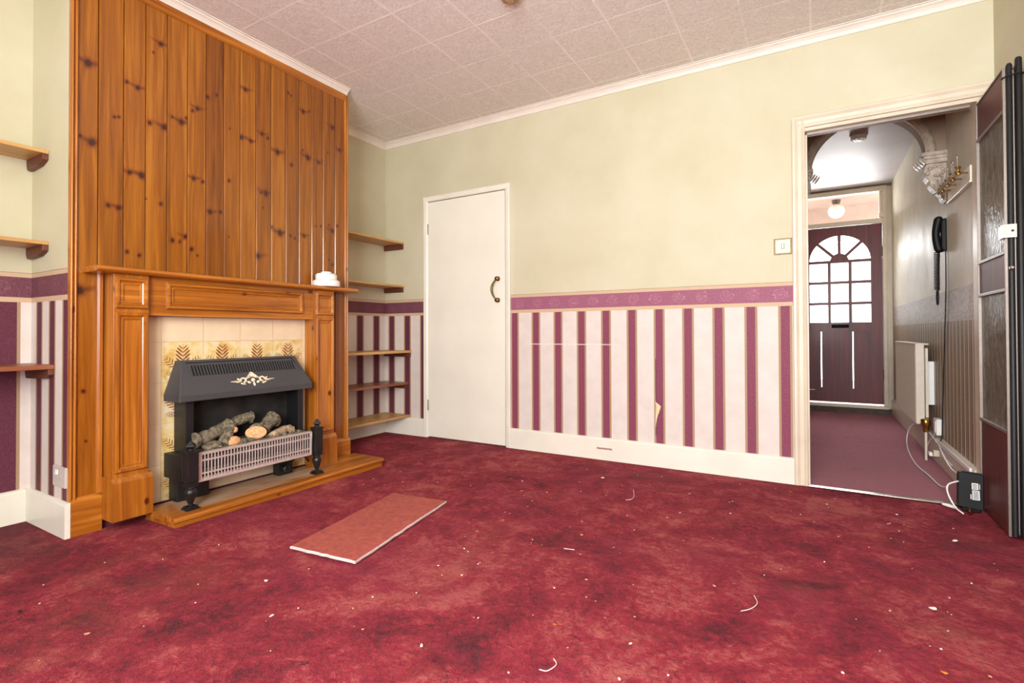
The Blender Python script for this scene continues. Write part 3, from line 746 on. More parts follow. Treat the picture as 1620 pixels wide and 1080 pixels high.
tag(mb.build('cable_plug', 'plastic', smooth=True), 'small white plug lying beside the threshold strip', 'plug')

# ------------------------------------------------------------------ chimney breast panelling
pn = thing('pine_panelling', 'varnished knotty pine boarding covering the chimney breast', 'panelling', (D, -1.66, 0))
edges = [-2.402, -2.32, -2.222, -2.131, -2.036, -1.939, -1.846, -1.752, -1.659, -1.565, -1.469, -1.372, -1.279, -1.186, -1.098, -1.0, -.918]
KN = [(-2.36, 2.072, 3), (-2.345, 1.724, 3), (-2.386, 1.739, 1.5), (-2.067, 2.299, 2), (-2.1, 2.242, 1), (-2.211, 2.051, 1.5), (-2.166, 2.042, 2), (-2.26, 1.868, 1.2), (-2.243, 1.874, 1.2), (-2.115, 1.892, 1.8), (-2.051, 1.893, 2.6), (-2.014, 1.957, 1.2), (-1.97, 1.947, 2.6), (-1.946, 1.975, 1.4), (-1.917, 2.025, 1.4), (-1.892, 2.045, 2), (-1.841, 2.127, 1.8), (-1.792, 2.156, 1.4), (-1.632, 2.253, 2), (-1.653, 1.974, 2.2), (-1.599, 1.97, 2), (-2.199, 1.629, 2), (-2.148, 1.628, 2.8), (-1.91, 1.676, 2), (-1.865, 1.669, 1.6), (-2.13, 1.52, .8), (-2.064, 1.51, 1.6), (-2.282, 1.457, 1.8), (-2.241, 1.454, 2.2), (-1.826, 1.518, 2.4), (-1.771, 1.529, 1.8), (-1.724, 1.711, 1.6), (-2.011, 1.338, 1.8), (-1.948, 1.367, 2), (-1.976, 1.337, 1.3), (-1.919, 1.307, 1.8), (-1.89, 1.278, 1), (-2.207, 1.255, 1.5), (-2.157, 1.244, 1.5), (-1.723, 1.403, .8), (-1.358, 2.344, 1.4), (-1.337, 2.334, 1.2), (-1.25, 2.269, 2.2), (-1.204, 2.288, 1.2), (-1.529, 2.034, 2), (-1.492, 2.021, 1.6), (-1.429, 1.958, 2.8), (-1.215, 1.988, 3), (-1.254, 2.023, 1.2), (-1.333, 1.908, 1.8), (-1.133, 1.981, 2), (-1.102, 2.002, 1.5), (-.965, 2.112, 2), (-1.061, 2.065, 1), (-1.021, 2.246, 2.4), (-1.504, 1.693, 3), (-1.534, 1.691, 1.5), (-1.522, 1.604, 1), (-1.411, 1.475, 3.2), (-1.466, 1.501, 1.6), (-1.34, 1.47, 1.6), (-1.309, 1.459, 1.4), (-1.243, 1.485, 2), (-1.551, 1.318, 2.6), (-1.152, 1.562, 1.2), (-1.114, 1.569, 1.2), (-1.024, 1.553, 2.6), (-.981, 1.593, 1.6), (-1.052, 1.587, 1.2), (-1.021, 1.328, 1.6), (-1.052, 1.356, 1.2), (-1.72, 2.0, 1),
      (-2.385, 1.062, 3.2), (-2.37, .62, 1.5), (-2.36, .40, 1)]
def boards():
    z0, z1, dz = .15, 2.462, .006; nz = int((z1-z0)/dz)
    V = []; F = []; G = []; T = []
    rng = random.Random(5)
    zs = np.linspace(z0, z1, nz+1)
    for b in range(len(edges)-1):
        a, c = edges[b]+.0008, edges[b+1]-.0008
        n = max(6, int((c-a)/.006)); inner = list(np.linspace(a+.004, c-.004, n))
        ys = [a, a+.0005]+inner+[c-.0005, c]
        xs = [D-.013, D-.004]+[D]*n+[D-.004, D-.013]
        o = len(V); tone = rng.uniform(-.28, .3)
        for z in zs:
            for y, x in zip(ys, xs): V.append((x, y, z)); G.append((y+b*3.1, z+b*1.7, b*.37)); T.append(tone)
        k = len(ys)
        for j in range(nz):
            for i in range(k-1): F.append((o+j*k+i, o+j*k+i+1, o+(j+1)*k+i+1, o+(j+1)*k+i))
    V = np.array(V); G = np.array(G); K = np.zeros(len(V))
    bidx = np.searchsorted(edges, V[:, 1])
    for y, z, s in KN:
        r = s*.0054; ang = random.uniform(-.5, .5)
        same = (np.searchsorted(edges, y) == bidx)
        dy, dz_ = V[:, 1]-y, V[:, 2]-z
        u = dy*math.cos(ang)+dz_*math.sin(ang); v = -dy*math.sin(ang)+dz_*math.cos(ang)
        d = np.sqrt((u/1.0)**2+(v/1.25)**2)/r
        near = same & (d < 8)
        K[near] = np.maximum(K[near], np.exp(-(d[near]/1.25)**2)*1.0)
        # dark flame spreading sideways from the bigger knots
        if s > 1.9:
            fl = np.exp(-((np.abs(dz_-.25*np.abs(dy)))/(.9*r))**2)*np.exp(-(np.abs(dy)/(4.2*r))**2)*.74
            K[near] = np.maximum(K[near], fl[near])
        G[near, 0] += (np.sign(dy)*r*1.2*np.exp(-d/2.2))[near]
    me = bpy.data.meshes.new('boards'); off = world_loc(pn)
    me.from_pydata([tuple(v) for v in V-np.array(off)], [], F); me.materials.append(M['boards'])
    at = me.attributes.new('knot', 'FLOAT', 'POINT'); at.data.foreach_set('value', K.astype(np.float32))
    at = me.attributes.new('tone', 'FLOAT', 'POINT'); at.data.foreach_set('value', np.array(T, np.float32))
    at = me.attributes.new('grain', 'FLOAT_VECTOR', 'POINT'); at.data.foreach_set('vector', G.astype(np.float32).ravel())
    o = bpy.data.objects.new('boards', me); col.objects.link(o); o.parent = pn
    return o
boards()
def bead(ya, yb, z0, z1):
    prof = [(D-.013, ya)]; n = 10
    for s0, s1 in ((ya, (ya+yb)/2-.001), ((ya+yb)/2+.001, yb)):
        for k in range(n+1):
            a = PI*k/n; prof.append((D+.002+.011*math.sin(a), (s0+s1)/2-(s1-s0)/2*math.cos(a)))
    prof.append((D-.013, yb))
    return MB().prism(prof, z0, z1, lambda u, v, t: (u, v, t))
bead(YA-.003, -2.396, .155, 2.503).build('edge_bead', 'pine_z', pn, smooth=True)
bead(-.925, -.893, .155, 2.503).build('edge_bead', 'pine_z', pn, smooth=True)
mb = MB().prism([(D-.013, 2.46), (D+.004, 2.46), (D+.012, 2.466), (D+.012, 2.485), (D+.016, 2.49), (D+.016, 2.502), (D-.013, 2.502)], -2.396, -.925, lambda u, v, t: (u, t, v)); mb.build('top_moulding', 'pine_y', pn)
for a, b in ((YA+.001, -2.307), (-1.081, -.885)):
    MB().prism([(D-.013, 0), (D+.02, 0), (D+.02, .145), (D+.002, .162), (D-.013, .162)], a, b, lambda u, v, t: (u, t, v)).build('skirting_block', 'pine_y', pn)

# ------------------------------------------------------------------ fire surround
fs_ = thing('fire_surround', 'varnished pine fire surround with panelled pilasters and mantel shelf', 'fireplace', (.57, -1.66, 0))
MOULD = [(0, 0), (.001, .011), (.005, .017), (.013, .016), (.019, .007), (.024, .004), (.027, .009), (.031, .008), (.034, .001)]
def moulded_panel(x, y0, y1, z0, z1, k=1.0):
    mb = MB(); L = len(MOULD); vs = []; fs = []
    for i, h in MOULD:
        i *= k; vs += [(x+h*k, y0+i, z0+i), (x+h*k, y1-i, z0+i), (x+h*k, y1-i, z1-i), (x+h*k, y0+i, z1-i)]
    for j in range(L-1):
        for q in range(4): fs.append((j*4+q, j*4+(q+1) % 4, (j+1)*4+(q+1) % 4, (j+1)*4+q))
    fs.append(tuple((L-1)*4+q for q in range(4)))
    return mb.add(vs, fs)
PX = .62
for y0, y1, zb in ((-2.300, -2.158, .045), (-1.240, -1.094, .05)):
    p = bx(D+.0005, PX, y0, y1, zb+.02, 1.14).build('pilaster', 'pine_z', fs_, bevel=.003)
    mb = MB(); mb.prism([(D+.0005, zb), (PX+.018, zb), (PX+.018, .212), (PX+.002, .232), (D+.0005, .232)], y0-.006 if y0 < -2 else y0-.004, y1+.012, lambda u, v, t: (u, t, v)); mb.build('plinth', 'pine_z', p)
    moulded_panel(PX, y0+.004, y1-.008, .985, 1.124).build('square_panel', 'pine_y', p)
    moulded_panel(PX, y0+.004, y1-.008, .255, .968).build('tall_panel', 'pine_z', p)
fz = bx(D+.0005, .600, -2.158, -1.24, .957, 1.14).build('frieze', 'pine_y', fs_)
moulded_panel(.600, -2.078, -1.318, .990, 1.118).build('long_panel', 'pine_y', fz)
mp = [(D, 1.166), (.655, 1.166), (.666, 1.163), (.672, 1.156), (.672, 1.149), (.664, 1.142), (.65, 1.139), (D, 1.139)]
mb = MB().prism(mp, -2.378, -.93, lambda u, v, t: (u, t, v)); mb.build('mantel_shelf', 'pine_y', fs_, bevel=.004)
for y in (-2.3145, -1.08):
    MB().prism([(D, y-.012), (D+.012, y-.012), (D+.018, y-.004), (D+.018, y+.008), (D, y+.012)], .165, 1.139, lambda u, v, t: (u, v, t)).build('cover_strip', 'pine_z', fs_)
hb = thing('hearth_plinth', 'low pine hearth platform under the gas fire', 'hearth', (.7, -1.51, 0))
mb = MB().prism([(D+.035, .024), (.828, .024), (.836, .03), (.838, .040), (.832, .047), (.82, .05), (D+.035, .05)], -2.15, -.868, lambda u, v, t: (u, t, v)); mb.build('hearth_top', 'hearth', hb)
bx(D+.04, .824, -2.143, -.876, -.006, .024).build('hearth_base', 'pine_y', hb)

# tiled fireback
tf = thing('tiled_fireback', 'cream tiled fireback with brown fern motif tiles behind the gas fire', 'tiles', (.53, -1.7, .05))
mb = MB(); mb.box(D+.0005, .527, -2.157, -1.241, .052, .956); mb.build('grout_bed', 'grout', tf)
cream_t = MB(); yel = MB(); deco = []
ty = [-2.157]+[-2.065+.2005*k for k in range(5)]+[-1.241]
tz = [.052, .23, .43, .63, .83, .956]
for i in range(6):
    for j in range(5):
        a, b, c, d = ty[i]+.0012, ty[i+1]-.0012, tz[j]+.0012, tz[j+1]-.0012
        isd = (i in (1, 4) and j < 4) or (j == 3 and 1 <= i <= 4)
        (yel if isd else cream_t).box(.527, .5305, a, b, c, d)
        if isd: deco.append((a, b, c, d))
cream_t.build('plain_tiles', 'tile', tf, bevel=.001); yel.build('fern_tiles', 'ytile', tf, bevel=.001)
def fern(mb, y0, z0, ang, L, wid):
    """one frond: stem and paired leaflets lying on the tile face"""
    X = .5309; c, s = math.cos(ang), math.sin(ang)
    P = lambda u, v: (X, y0+u*c-v*s, z0+u*s+v*c)
    mb.add([P(0, -.0015), P(L, -.0005), P(L, .0005), P(0, .0015)], [(0, 1, 2, 3)])
    n = 6
    for k in range(n):
        u = L*(.10+.86*k/n); ll = wid*math.sin(PI*(.30+.60*k/n))
        for sg in (-1, 1):
            a = sg*.8; cc, ss = math.cos(a), math.sin(a); q = []
            for j in range(8):
                th = 2*PI*j/8; e = ll*.5*(1+math.cos(th)); f = ll*.105*math.sin(th)
                q.append(P(u+e*cc-f*ss, e*ss+f*cc))
            mb.add(q, [tuple(range(8))])
    return mb
mb = MB()
for a, b, c, d in deco:
    m = (a+b)/2; base = d-.165
    fern(mb, m, base+.022, PI/2, .132, .050); fern(mb, m-.004, base+.012, PI/2+.80, .118, .030); fern(mb, m+.004, base+.012, PI/2-.80, .118, .030)
    fern(mb, m-.004, base, PI/2+1.42, .080, .022); fern(mb, m+.004, base, PI/2-1.42, .080, .022)
    fern(mb, m, base-.004, -PI/2+.5, .03, .016)
mb.build('fern_motif', 'fern', tf)

# ------------------------------------------------------------------ gas fire
gf = thing('gas_fire', 'black gas fire with hood, ceramic logs and chrome guard', 'gas fire', (.64, -1.68, .05))
yc = -1.68; BX = .5312
mb = MB()
T = [(BX, -2.003), (.587, -2.003), (.587, -1.358), (BX, -1.358)]; Bm = [(BX, -2.055), (.68, -2.055), (.68, -1.304), (BX, -1.304)]
vs = [(x, y, .737) for x, y in T]+[(x, y, .572) for x, y in Bm]+[(x, y, .541) for x, y in Bm]
mb.add(vs, [(0, 1, 2, 3), (0, 1, 5, 4), (1, 2, 6, 5), (2, 3, 7, 6), (3, 0, 4, 7), (4, 5, 9, 8), (5, 6, 10, 9), (6, 7, 11, 10), (7, 4, 8, 11), (8, 9, 10, 11)])
mb.build('hood', 'hoodblack', gf, bevel=.004)
# slots along the upper slope
def slope(y, s, e=0):     # s 0 at the top edge .. 1 at the lip; e lifts off the face
    x = .587+(.68-.587)*s; z = .737+(.572-.737)*s
    n = Vector((.165, 0, .093)).normalized(); return (x+n.x*e, y, z+n.z*e)
mb = MB()
mb.add([slope(-1.985, .06, .0008), slope(-1.385, .06, .0008), slope(-1.352, .50, .0008), slope(-1.345, .53, .0008), slope(-1.39, .09, .001), slope(-1.985, .09, .001)], [(0, 1, 4, 5), (1, 2, 3, 4)])
n = 38
for k in range(n):
    y = -1.962+.567*k/(n-1); sh = .0
    c = [slope(y-.0045, .16, .001), slope(y+.0045, .16, .001), slope(y+.0045, .46, .001), slope(y-.0045, .46, .001)]
    mb.add(c, [(0, 1, 2, 3)])
mb.build('vent_slots', 'matt_black', gf)
mb = MB()
for k in range(n+1):
    y = -1.9697+.5823*k/n
    c0 = [slope(y-.0030, .15, e) for e in (0, .003)]+[slope(y+.0030, .15, e) for e in (0, .003)]+[slope(y-.003, .47, e) for e in (0, .003)]+[slope(y+.003, .47, e) for e in (0, .003)]
    mb.add(c0, [(0, 1, 3, 2), (4, 6, 7, 5), (0, 4, 5, 1), (2, 3, 7, 6), (1, 5, 7, 3), (0, 2, 6, 4)])
mb.build('vent_bars', 'hoodblack', gf)
# gilt emblem on the hood
mb = MB(); rotS = Matrix.Rotation(math.atan2(.093, .165), 3, 'Y')
def emb(u, v, a, b, h, ang=0):
    p = slope(-1.668+u, .70-v/.19, .003)
    mb.blob(p, h, a, b, 12, rotS.inverted() @ Matrix.Rotation(ang, 3, 'X'))
for a in range(7):
    th = PI/2+(a-3)*.42; emb(.024*math.cos(th), .006+.024*math.sin(th), .0065, .017, .006, -(th-PI/2))
emb(0, -.004, .012, .012, .008); emb(0, -.028, .007, .013, .006)
for s in (-1, 1):
    emb(s*.026, -.016, .011, .008, .006, s*.5)
    for k in range(12):
        t = k/11; th = t*4.6; r = .018*(1-.55*t)
        emb(s*(.052+r*math.cos(th)), -.004+r*math.sin(th), .0055, .0055, .006)
    emb(s*.082, -.008, .016, .006, .006, -s*.15); emb(s*.078, .004, .012, .005, .006, s*.6); emb(s*.102, -.006, .014, .0045, .005); emb(s*.118, -.005, .007, .003, .004)
    emb(s*.06, -.022, .015, .006, .006, s*.3)
mb.build('gilt_emblem', 'gold', gf, smooth=True)
for a, b in ((-2.006, -1.968), (-1.376, -1.338)): bx(BX, .64, a, b, .29, .541).build('side_column', 'black', gf, bevel=.002)
mb = MB(); mb.box(BX, .537, -1.968, -1.376, .29, .541); mb.build('fire_chamber', 'soot', gf)
mb = MB(); mb.box(BX, .70, -2.052, -1.312, .17, .288); mb.build('burner_casing', 'black', gf, bevel=.003)
mb = MB(); mb.box(.552, .735, -2.005, -1.37, .288, .296); mb.build('fuel_tray', 'matt_black', gf)
bx(BX+.002, .61, -2.03, -1.875, .051, .17).build('support_foot', 'black', gf, bevel=.003)
bx(.57, .625, -1.49, -1.40, .051, .17).build('support_foot', 'black', gf, bevel=.003)
MB().lathe([(.012, 0), (.022, .004), (.022, .03), (.014, .036), (.014, .05)], (.625, -1.46, .09), 14, 0).build('gas_valve', 'black', gf, smooth=True)
mb = MB(); mb.tube(curve_pts([(.60, -1.40, .1), (.60, -1.35, .13), (.60, -1.3, .12), (.60, -1.27, .085)]), .005, 8); mb.build('gas_pipe', 'black', gf, smooth=True)
# chrome guard
gxx = .762
mb = MB(); y0, y1, z0, z1 = -2.008, -1.372, .165, .302
mb.box(gxx-.006, gxx, y0, y1, z0, z0+.014); mb.box(gxx-.03, gxx, y0, y1, z1-.010, z1); mb.box(gxx-.006, gxx, y0, y0+.014, z0+.014, z1-.01); mb.box(gxx-.006, gxx, y1-.010, y1, z0+.014, z1-.01)
mb.box(gxx-.05, gxx-.04, y0, y1, z0, z0+.012)
g = mb.build('chrome_guard', 'chrome', gf, bevel=.0015)
mb = MB()
nb = 38
for k in range(nb+1):
    y = y0+.014+(y1-y0-.024)*k/nb; mb.box(gxx-.008, gxx-.002, y-.0021, y+.0021, z0+.012, z1-.008)
for z in (.203, .265): mb.box(gxx-.007, gxx-.003, y0+.01, y1-.008, z-.0035, z+.0035)
mb.build('guard_bars', 'chrome', g)
mb = MB(); mb.box(.70, .712, -2.0, -1.38, .185, .21); mb.box(.70, .712, -2.0, -1.38, .246, .27); mb.build('radiant_bars', 'bark', gf)
mb = MB(); mb.box(.70, gxx-.03, -2.01, -1.37, .289, .298); mb.build('guard_ledge', 'black', gf)
def post(yp):
    mb = MB(); x = .762; c = (x, yp, 0); w = .024
    mb.box(x-.028, x+.028, yp-.03, yp+.03, .05, .058); mb.box(x-.022, x+.022, yp-.024, yp+.024, .058, .066)
    mb.lathe([(.010, .066), (.011, .078), (.017, .092), (.025, .118), (.027, .13), (.024, .142), (.017, .148), (.022, .152), (.018, .16)], c, 20)
    mb.box(x-w, x+w, yp-w, yp+w, .158, .172); mb.box(x-.020, x+.020, yp-.020, yp+.020, .172, .18); mb.box(x-w, x+w, yp-w, yp+w, .18, .312)
    mb.box(x-.027, x+.027, yp-.027, yp+.027, .312, .322); mb.lathe([(.012, .322), (.012, .334), (.019, .338), (.022, .342)], c, 18)
    mb.lathe([(.026, .342), (.027, .346), (.003, .37)], c, 4)
    return mb
for yp in (-2.045, -1.338): post(yp).build('andiron_post', 'black', gf, bevel=.0015)
# ceramic logs
def log(pts, rad, mat='bark', n=14, seed=1):
    rng = random.Random(seed); pts = curve_pts(pts, 5); R = []
    for i in range(len(pts)):
        t = i/(len(pts)-1); a = rad[0]+(rad[1]-rad[0])*t; R.append(1.22*a*(1+rng.uniform(-.12, .14)))
    mb = MB(); mb.tube(pts, R, n)
    for v in mb.v: v += Vector((rng.uniform(-1, 1), rng.uniform(-1, 1), rng.uniform(-1, 1)))*.0022
    return mb
def cut(mb, c, nrm, r1, r2, mat=1):
    """pale sawn end"""
    nrm = Vector(nrm).normalized(); u = nrm.cross(Vector((0, 0, 1))).normalized(); w = u.cross(nrm)
    mb.mat = mat; c = Vector(c)
    ring = [c+u*r1*math.cos(2*PI*k/20)+w*r2*math.sin(2*PI*k/20) for k in range(20)]
    rin = [c+nrm*.004+u*r1*.8*math.cos(2*PI*k/20)+w*r2*.8*math.sin(2*PI*k/20) for k in range(20)]
    mb.add(ring+rin, [(k, (k+1) % 20, 20+(k+1) % 20, 20+k) for k in range(20)]+[tuple(range(20, 40))]); mb.mat = 0
    return mb
L = ['bark', 'logcut']
mb = log([(.66, -1.975, .345), (.655, -1.92, .352), (.65, -1.85, .375), (.645, -1.79, .402)], (.030, .022), seed=2); mb.blob((.675, -1.975, .335), .02, .022, .028, 12); mb.build('ceramic_log', L, gf, smooth=True)
mb = log([(.70, -1.86, .312), (.69, -1.835, .345), (.675, -1.805, .375), (.66, -1.785, .395)], (.022, .016), seed=3); mb.mat = 1; mb.blob((.688, -1.79, .372), .012, .018, .016, 10); mb.build('ceramic_log', L, gf, smooth=True)
mb = log([(.60, -1.82, .38), (.60, -1.74, .395), (.60, -1.67, .412), (.60, -1.645, .41)], (.018, .024), seed=4); mb.build('ceramic_log', L, gf, smooth=True)
mb = log([(.60, -1.60, .335), (.65, -1.64, .338), (.690, -1.672, .340)], (.030, .032), seed=5); cut(mb, (.7005, -1.680, .341), (.8, -.6, .22), .052, .033); mb.blob((.665, -1.66, .335), .03, .052, .034, 16); mb.build('ceramic_log', L, gf, smooth=True)
mb = log([(.66, -1.615, .345), (.65, -1.57, .375), (.635, -1.53, .40)], (.026, .032), seed=6); mb.blob((.64, -1.515, .375), .02, .026, .036, 12); mb.build('ceramic_log', L, gf, smooth=True)
mb = log([(.71, -1.60, .306), (.70, -1.54, .322), (.69, -1.49, .328), (.68, -1.45, .315)], (.016, .020), seed=7); mb.build('ceramic_log', ['stone', 'logcut'], gf, smooth=True)
mb = MB(); mb.mat = 1; mb.blob((.705, -1.81, .318), .022, .042, .026, 16); mb.mat = 0; mb.blob((.695, -1.91, .315), .03, .05, .022, 14); mb.blob((.69, -1.74, .305), .03, .07, .016, 14); mb.build('ceramic_log', L, gf, smooth=True)
mb = MB(); mb.box(.545, .72, -1.96, -1.385, .294, .304)
rng = random.Random(9)
for k in range(60): mb.blob((rng.uniform(.58, .715), rng.uniform(-1.95, -1.4), .306), rng.uniform(.008, .016), rng.uniform(.008, .018), rng.uniform(.006, .014), 8)
mb.build('ember_bed', 'bark', gf, smooth=True)

# white alarm left on the mantel
sa = thing('smoke_alarm', 'white round smoke alarm lying on the mantel shelf', 'smoke alarm', (.612, -1.148, 1.166))
AC = (.612, -1.148, 1.166)
mb = MB(); mb.lathe([(.080, 0), (.084, .006), (.083, .034), (.076, .040)], AC, 32); mb.build('mounting_plate', 'plastic', sa, smooth=True)
mb = MB(); mb.lathe([(.050, .040), (.064, .043), (.066, .070), (.058, .082), (.034, .084), (.032, .092), (.026, .096)], AC, 32); mb.build('alarm_body', 'plastic', sa, smooth=True)
mb = MB()
for k in range(8):
    a = -.6+.16*k; mb.box(AC[0]+.055*math.cos(a)-.003, AC[0]+.055*math.cos(a)+.009, -1.148+.058*math.sin(a)-.003, -1.148+.058*math.sin(a)+.003, 1.241, 1.246)
mb.build('sounder_slots', 'oldplastic', sa)

# ------------------------------------------------------------------ alcove shelves
def shelf(label, x0, x1, y0, y1, zt, th, mat, bh, side, group, rear=True):
    """board on battens; side is the y of the visible batten"""
    t = thing('alcove_shelf', label, 'shelf', ((x0+x1)/2, (y0+y1)/2, zt-th), group)
    mb = MB(); mb.box(x0, x1, y0, y1, zt-th, zt); mb.build('shelf_board', mat, t, bevel=.002)
    if bh:
        if side == 0:
            bx(x0+.002, x1-.006, -.022, -.0005, zt-th-bh, zt-th-.0003).build('batten', 'batten', t, bevel=.002)
            bx(x0+.002, x1-.006, y0+.0005, y0+.022, zt-th-bh, zt-th-.0003).build('batten', 'batten', t, bevel=.002)
        else:
            a = zt-th-.0003
            pf = [(x0+.002, a), (x1-.004, a), (x1-.004, a-bh*.55), (x1-.02, a-bh*.72), (x1-.06, a-bh), (x0+.03, a-bh*1.12), (x0+.012, a-bh*1.1), (x0+.002, a-bh*.6)]
            mb = MB(); mb.prism(pf, side-.022, side-.0005, lambda u, v, tt: (u, tt, v)); mb.build('bracket', 'batten', t, bevel=.002)
    return t
R = 'shelves in the alcove beside the white door'
shelf('topmost pale pine shelf in the alcove beside the white door', .0005, .221, YB+.001, -.0005, 1.657, .016, 'shelf_y', .044, 0, R)
shelf('pale pine shelf just above the burgundy border beside the white door', .0005, .222, YB+.001, -.0005, 1.281, .016, 'shelf_y', .04, 0, R)
shelf('pale pine shelf, third down, just below the burgundy border beside the white door', .0005, .305, YB+.001, -.0005, .723, .020, 'shelf_y', .036, 0, R)
shelf('reddish brown wooden shelf between two pale ones beside the white door', .0005, .268, YB+.001, -.0005, .450, .020, 'shelf_red', .036, 0, R)
shelf('lowest pale pine shelf resting on the skirting beside the white door', .0005, .286, YB+.001, -.0005, .172, .018, 'shelf_y', 0, 0, R)
Lg = 'shelves in the alcove at the photo edge'
shelf('upper pale wooden shelf high on a curved brown bracket over the wall socket', XL+.0005, .289, -4.2, YA-.0005, 1.706, .016, 'shelf_y', .046, YA, Lg)
shelf('middle pale wooden shelf just above the burgundy border in the striped alcove', XL+.0005, .295, -4.2, YA-.0005, 1.291, .016, 'shelf_y', .046, YA, Lg)
shelf('reddish wooden shelf across the burgundy stripes above the wall socket', XL+.0005, .367, -4.2, YA-.0005, .735, .020, 'shelf_red', .044, YA, Lg)

# ------------------------------------------------------------------ switches and socket
sw = thing('light_switch', 'brass light switch plate beside the hall doorway', 'light switch', (3.131, -.005, 1.365))
mb = MB(); mb.prism([(3.085, 1.318), (3.178, 1.318), (3.178, 1.412), (3.085, 1.412)], -.0003, -.004, lambda u, v, t: (u, t, v)); mb.build('back_plate', 'olivebrass', sw, bevel=.0015)
mb = MB(); mb.box(3.093, 3.170, -.0075, -.004, 1.326, 1.404); mb.build('face_plate', 'palebrass', sw, bevel=.0015)
mb = MB(); mb.box(3.123, 3.141, -.0085, -.0075, 1.350, 1.380); mb.build('rocker_surround', 'blackplastic', sw)
mb = MB(); mb.prism([(1.353, -.0085), (1.377, -.0085), (1.377, -.0095), (1.353, -.0125)], 3.126, 3.138, lambda u, v, t: (t, v, u)); mb.build('rocker', 'plastic', sw)
for x in (3.100, 3.163): MB().lathe([(.003, -.0012), (.003, 0)], (x, -.0075, 1.365), 10, 1).build('screw', 'darkbrass', sw)
so = thing('wall_socket', 'white switched wall socket low on the chimney breast side', 'socket', (.452, YA, .205))
bx(.388, .518, YA-.012, YA-.0003, .208, .296).build('socket_plate', 'oldplastic', so, bevel=.003)
mb = MB(); mb.prism([(.262, 0), (.282, 0), (.282, -.003), (.262, -.006)], .425, .445, lambda u, v, t: (t, YA-.012+v, u)); mb.build('socket_switch', 'plastic', so)

# ------------------------------------------------------------------ things on the carpet
bq = [(1.448, -2.019), (1.785, -1.983), (1.654, -1.253), (1.318, -1.29)]
mb = MB()
def poly(zlist, inset=0):
    c = Vector((sum(p[0] for p in bq)/4, sum(p[1] for p in bq)/4)); out = []
    for i in range(4):
        a, b = Vector(bq[i]), Vector(bq[(i+1) % 4])
        for k in range(14):
            p = a+(b-a)*k/14; j = random.Random(i*50+k); p = p+Vector((j.uniform(-1, 1), j.uniform(-1, 1)))*.0022
            out.append(p+(c-p).normalized()*inset)
    return out
a = poly(0); b = poly(0, .004); n = len(a)
vs = [(p.x, p.y, .001) for p in a]+[(p.x, p.y, .0085) for p in a]+[(p.x, p.y, .0105) for p in b]
mb.mat = 1
mb.add(vs, [(i, (i+1) % n, n+(i+1) % n, n+i) for i in range(n)]+[(n+i, n+(i+1) % n, 2*n+(i+1) % n, 2*n+i) for i in range(n)])
mb.mat = 0
o = len(mb.v)-3*n; mb.face([o+2*n+i for i in range(n)]); mb.face([o+i for i in range(n)][::-1])
tag(mb.build('hearth_board', ['board', 'boardedge']), 'flat faded red board with chipped white edge lying on the carpet', 'board')
# peeling wallpaper
mb = MB(); vs = []; fs = []
for k in range(15):
    t = k/14; z = .425-.175*t; wd = .003+.038*(t/.12 if t < .12 else max(0, 1-(t-.12)/.8)**1.25)
    for j in range(5):
        u = j/4; vs.append((2.388+wd*u, -.0012-.014*math.sin(u*2.6)*wd/.05, z-.010*u*(t < .5)))
for k in range(14):
    for j in range(4): fs.append((k*5+j, k*5+j+1, (k+1)*5+j+1, (k+1)*5+j))
mb.add(vs, fs); o = mb.build('wallpaper_flap', 'peel', smooth=True)
md = o.modifiers.new('thick', 'SOLIDIFY'); md.thickness = .0008
tag(o, 'torn cream flap of wallpaper peeling from a burgundy stripe on the back wall', 'wallpaper')
def scrap(x, y, s, label, mat='paper', ang=None):
    rng = random.Random(int(x*1000)); n = 6; a0 = ang if ang is not None else rng.uniform(0, PI)
    ring = [(s*rng.uniform(.6, 1.1)*math.cos(2*PI*k/n), .55*s*rng.uniform(.6, 1.1)*math.sin(2*PI*k/n)) for k in range(n)]
    pts = [(x+p*math.cos(a0)-q*math.sin(a0), y+p*math.sin(a0)+q*math.cos(a0)) for p, q in ring]
    hs_ = [.004+rng.uniform(0, .35)*s for _ in range(n)]
    mb = MB(); vs = [(p, q, h) for (p, q), h in zip(pts, hs_)]+[(p, q, h+.0012) for (p, q), h in zip(pts, hs_)]
    mb.add(vs, [tuple(range(n))[::-1], tuple(range(n, 2*n))]+[(k, (k+1) % n, n+(k+1) % n, n+k) for k in range(n)])
    tag(mb.build('paper_scrap' if mat == 'paper' else 'carpet_crumb', mat), label, 'scrap', 'scraps on the red carpet')
SC = [((421, 921), .011, 'bright white paper chip on the carpet between the red board and the camera', 'paper')]
def floor_pt(px, py):     # where a spot seen in the photograph lies on the carpet
    f = 810.47; yaw, pit, rol = .5322, .0112, -.0034
    F = Vector((-math.sin(yaw)*math.cos(pit), math.cos(yaw)*math.cos(pit), math.sin(pit))); Rr = Vector((math.cos(yaw), math.sin(yaw), 0)); U = Rr.cross(F)
    R2 = math.cos(rol)*Rr+math.sin(rol)*U; U2 = -math.sin(rol)*Rr+math.cos(rol)*U
    d = F+(px-810)/f*R2-(py-517.31)/f*U2; c = Vector((3.2816, -3.3542, .8696)); t = -c.z/d.z; p = c+d*t; return p.x, p.y
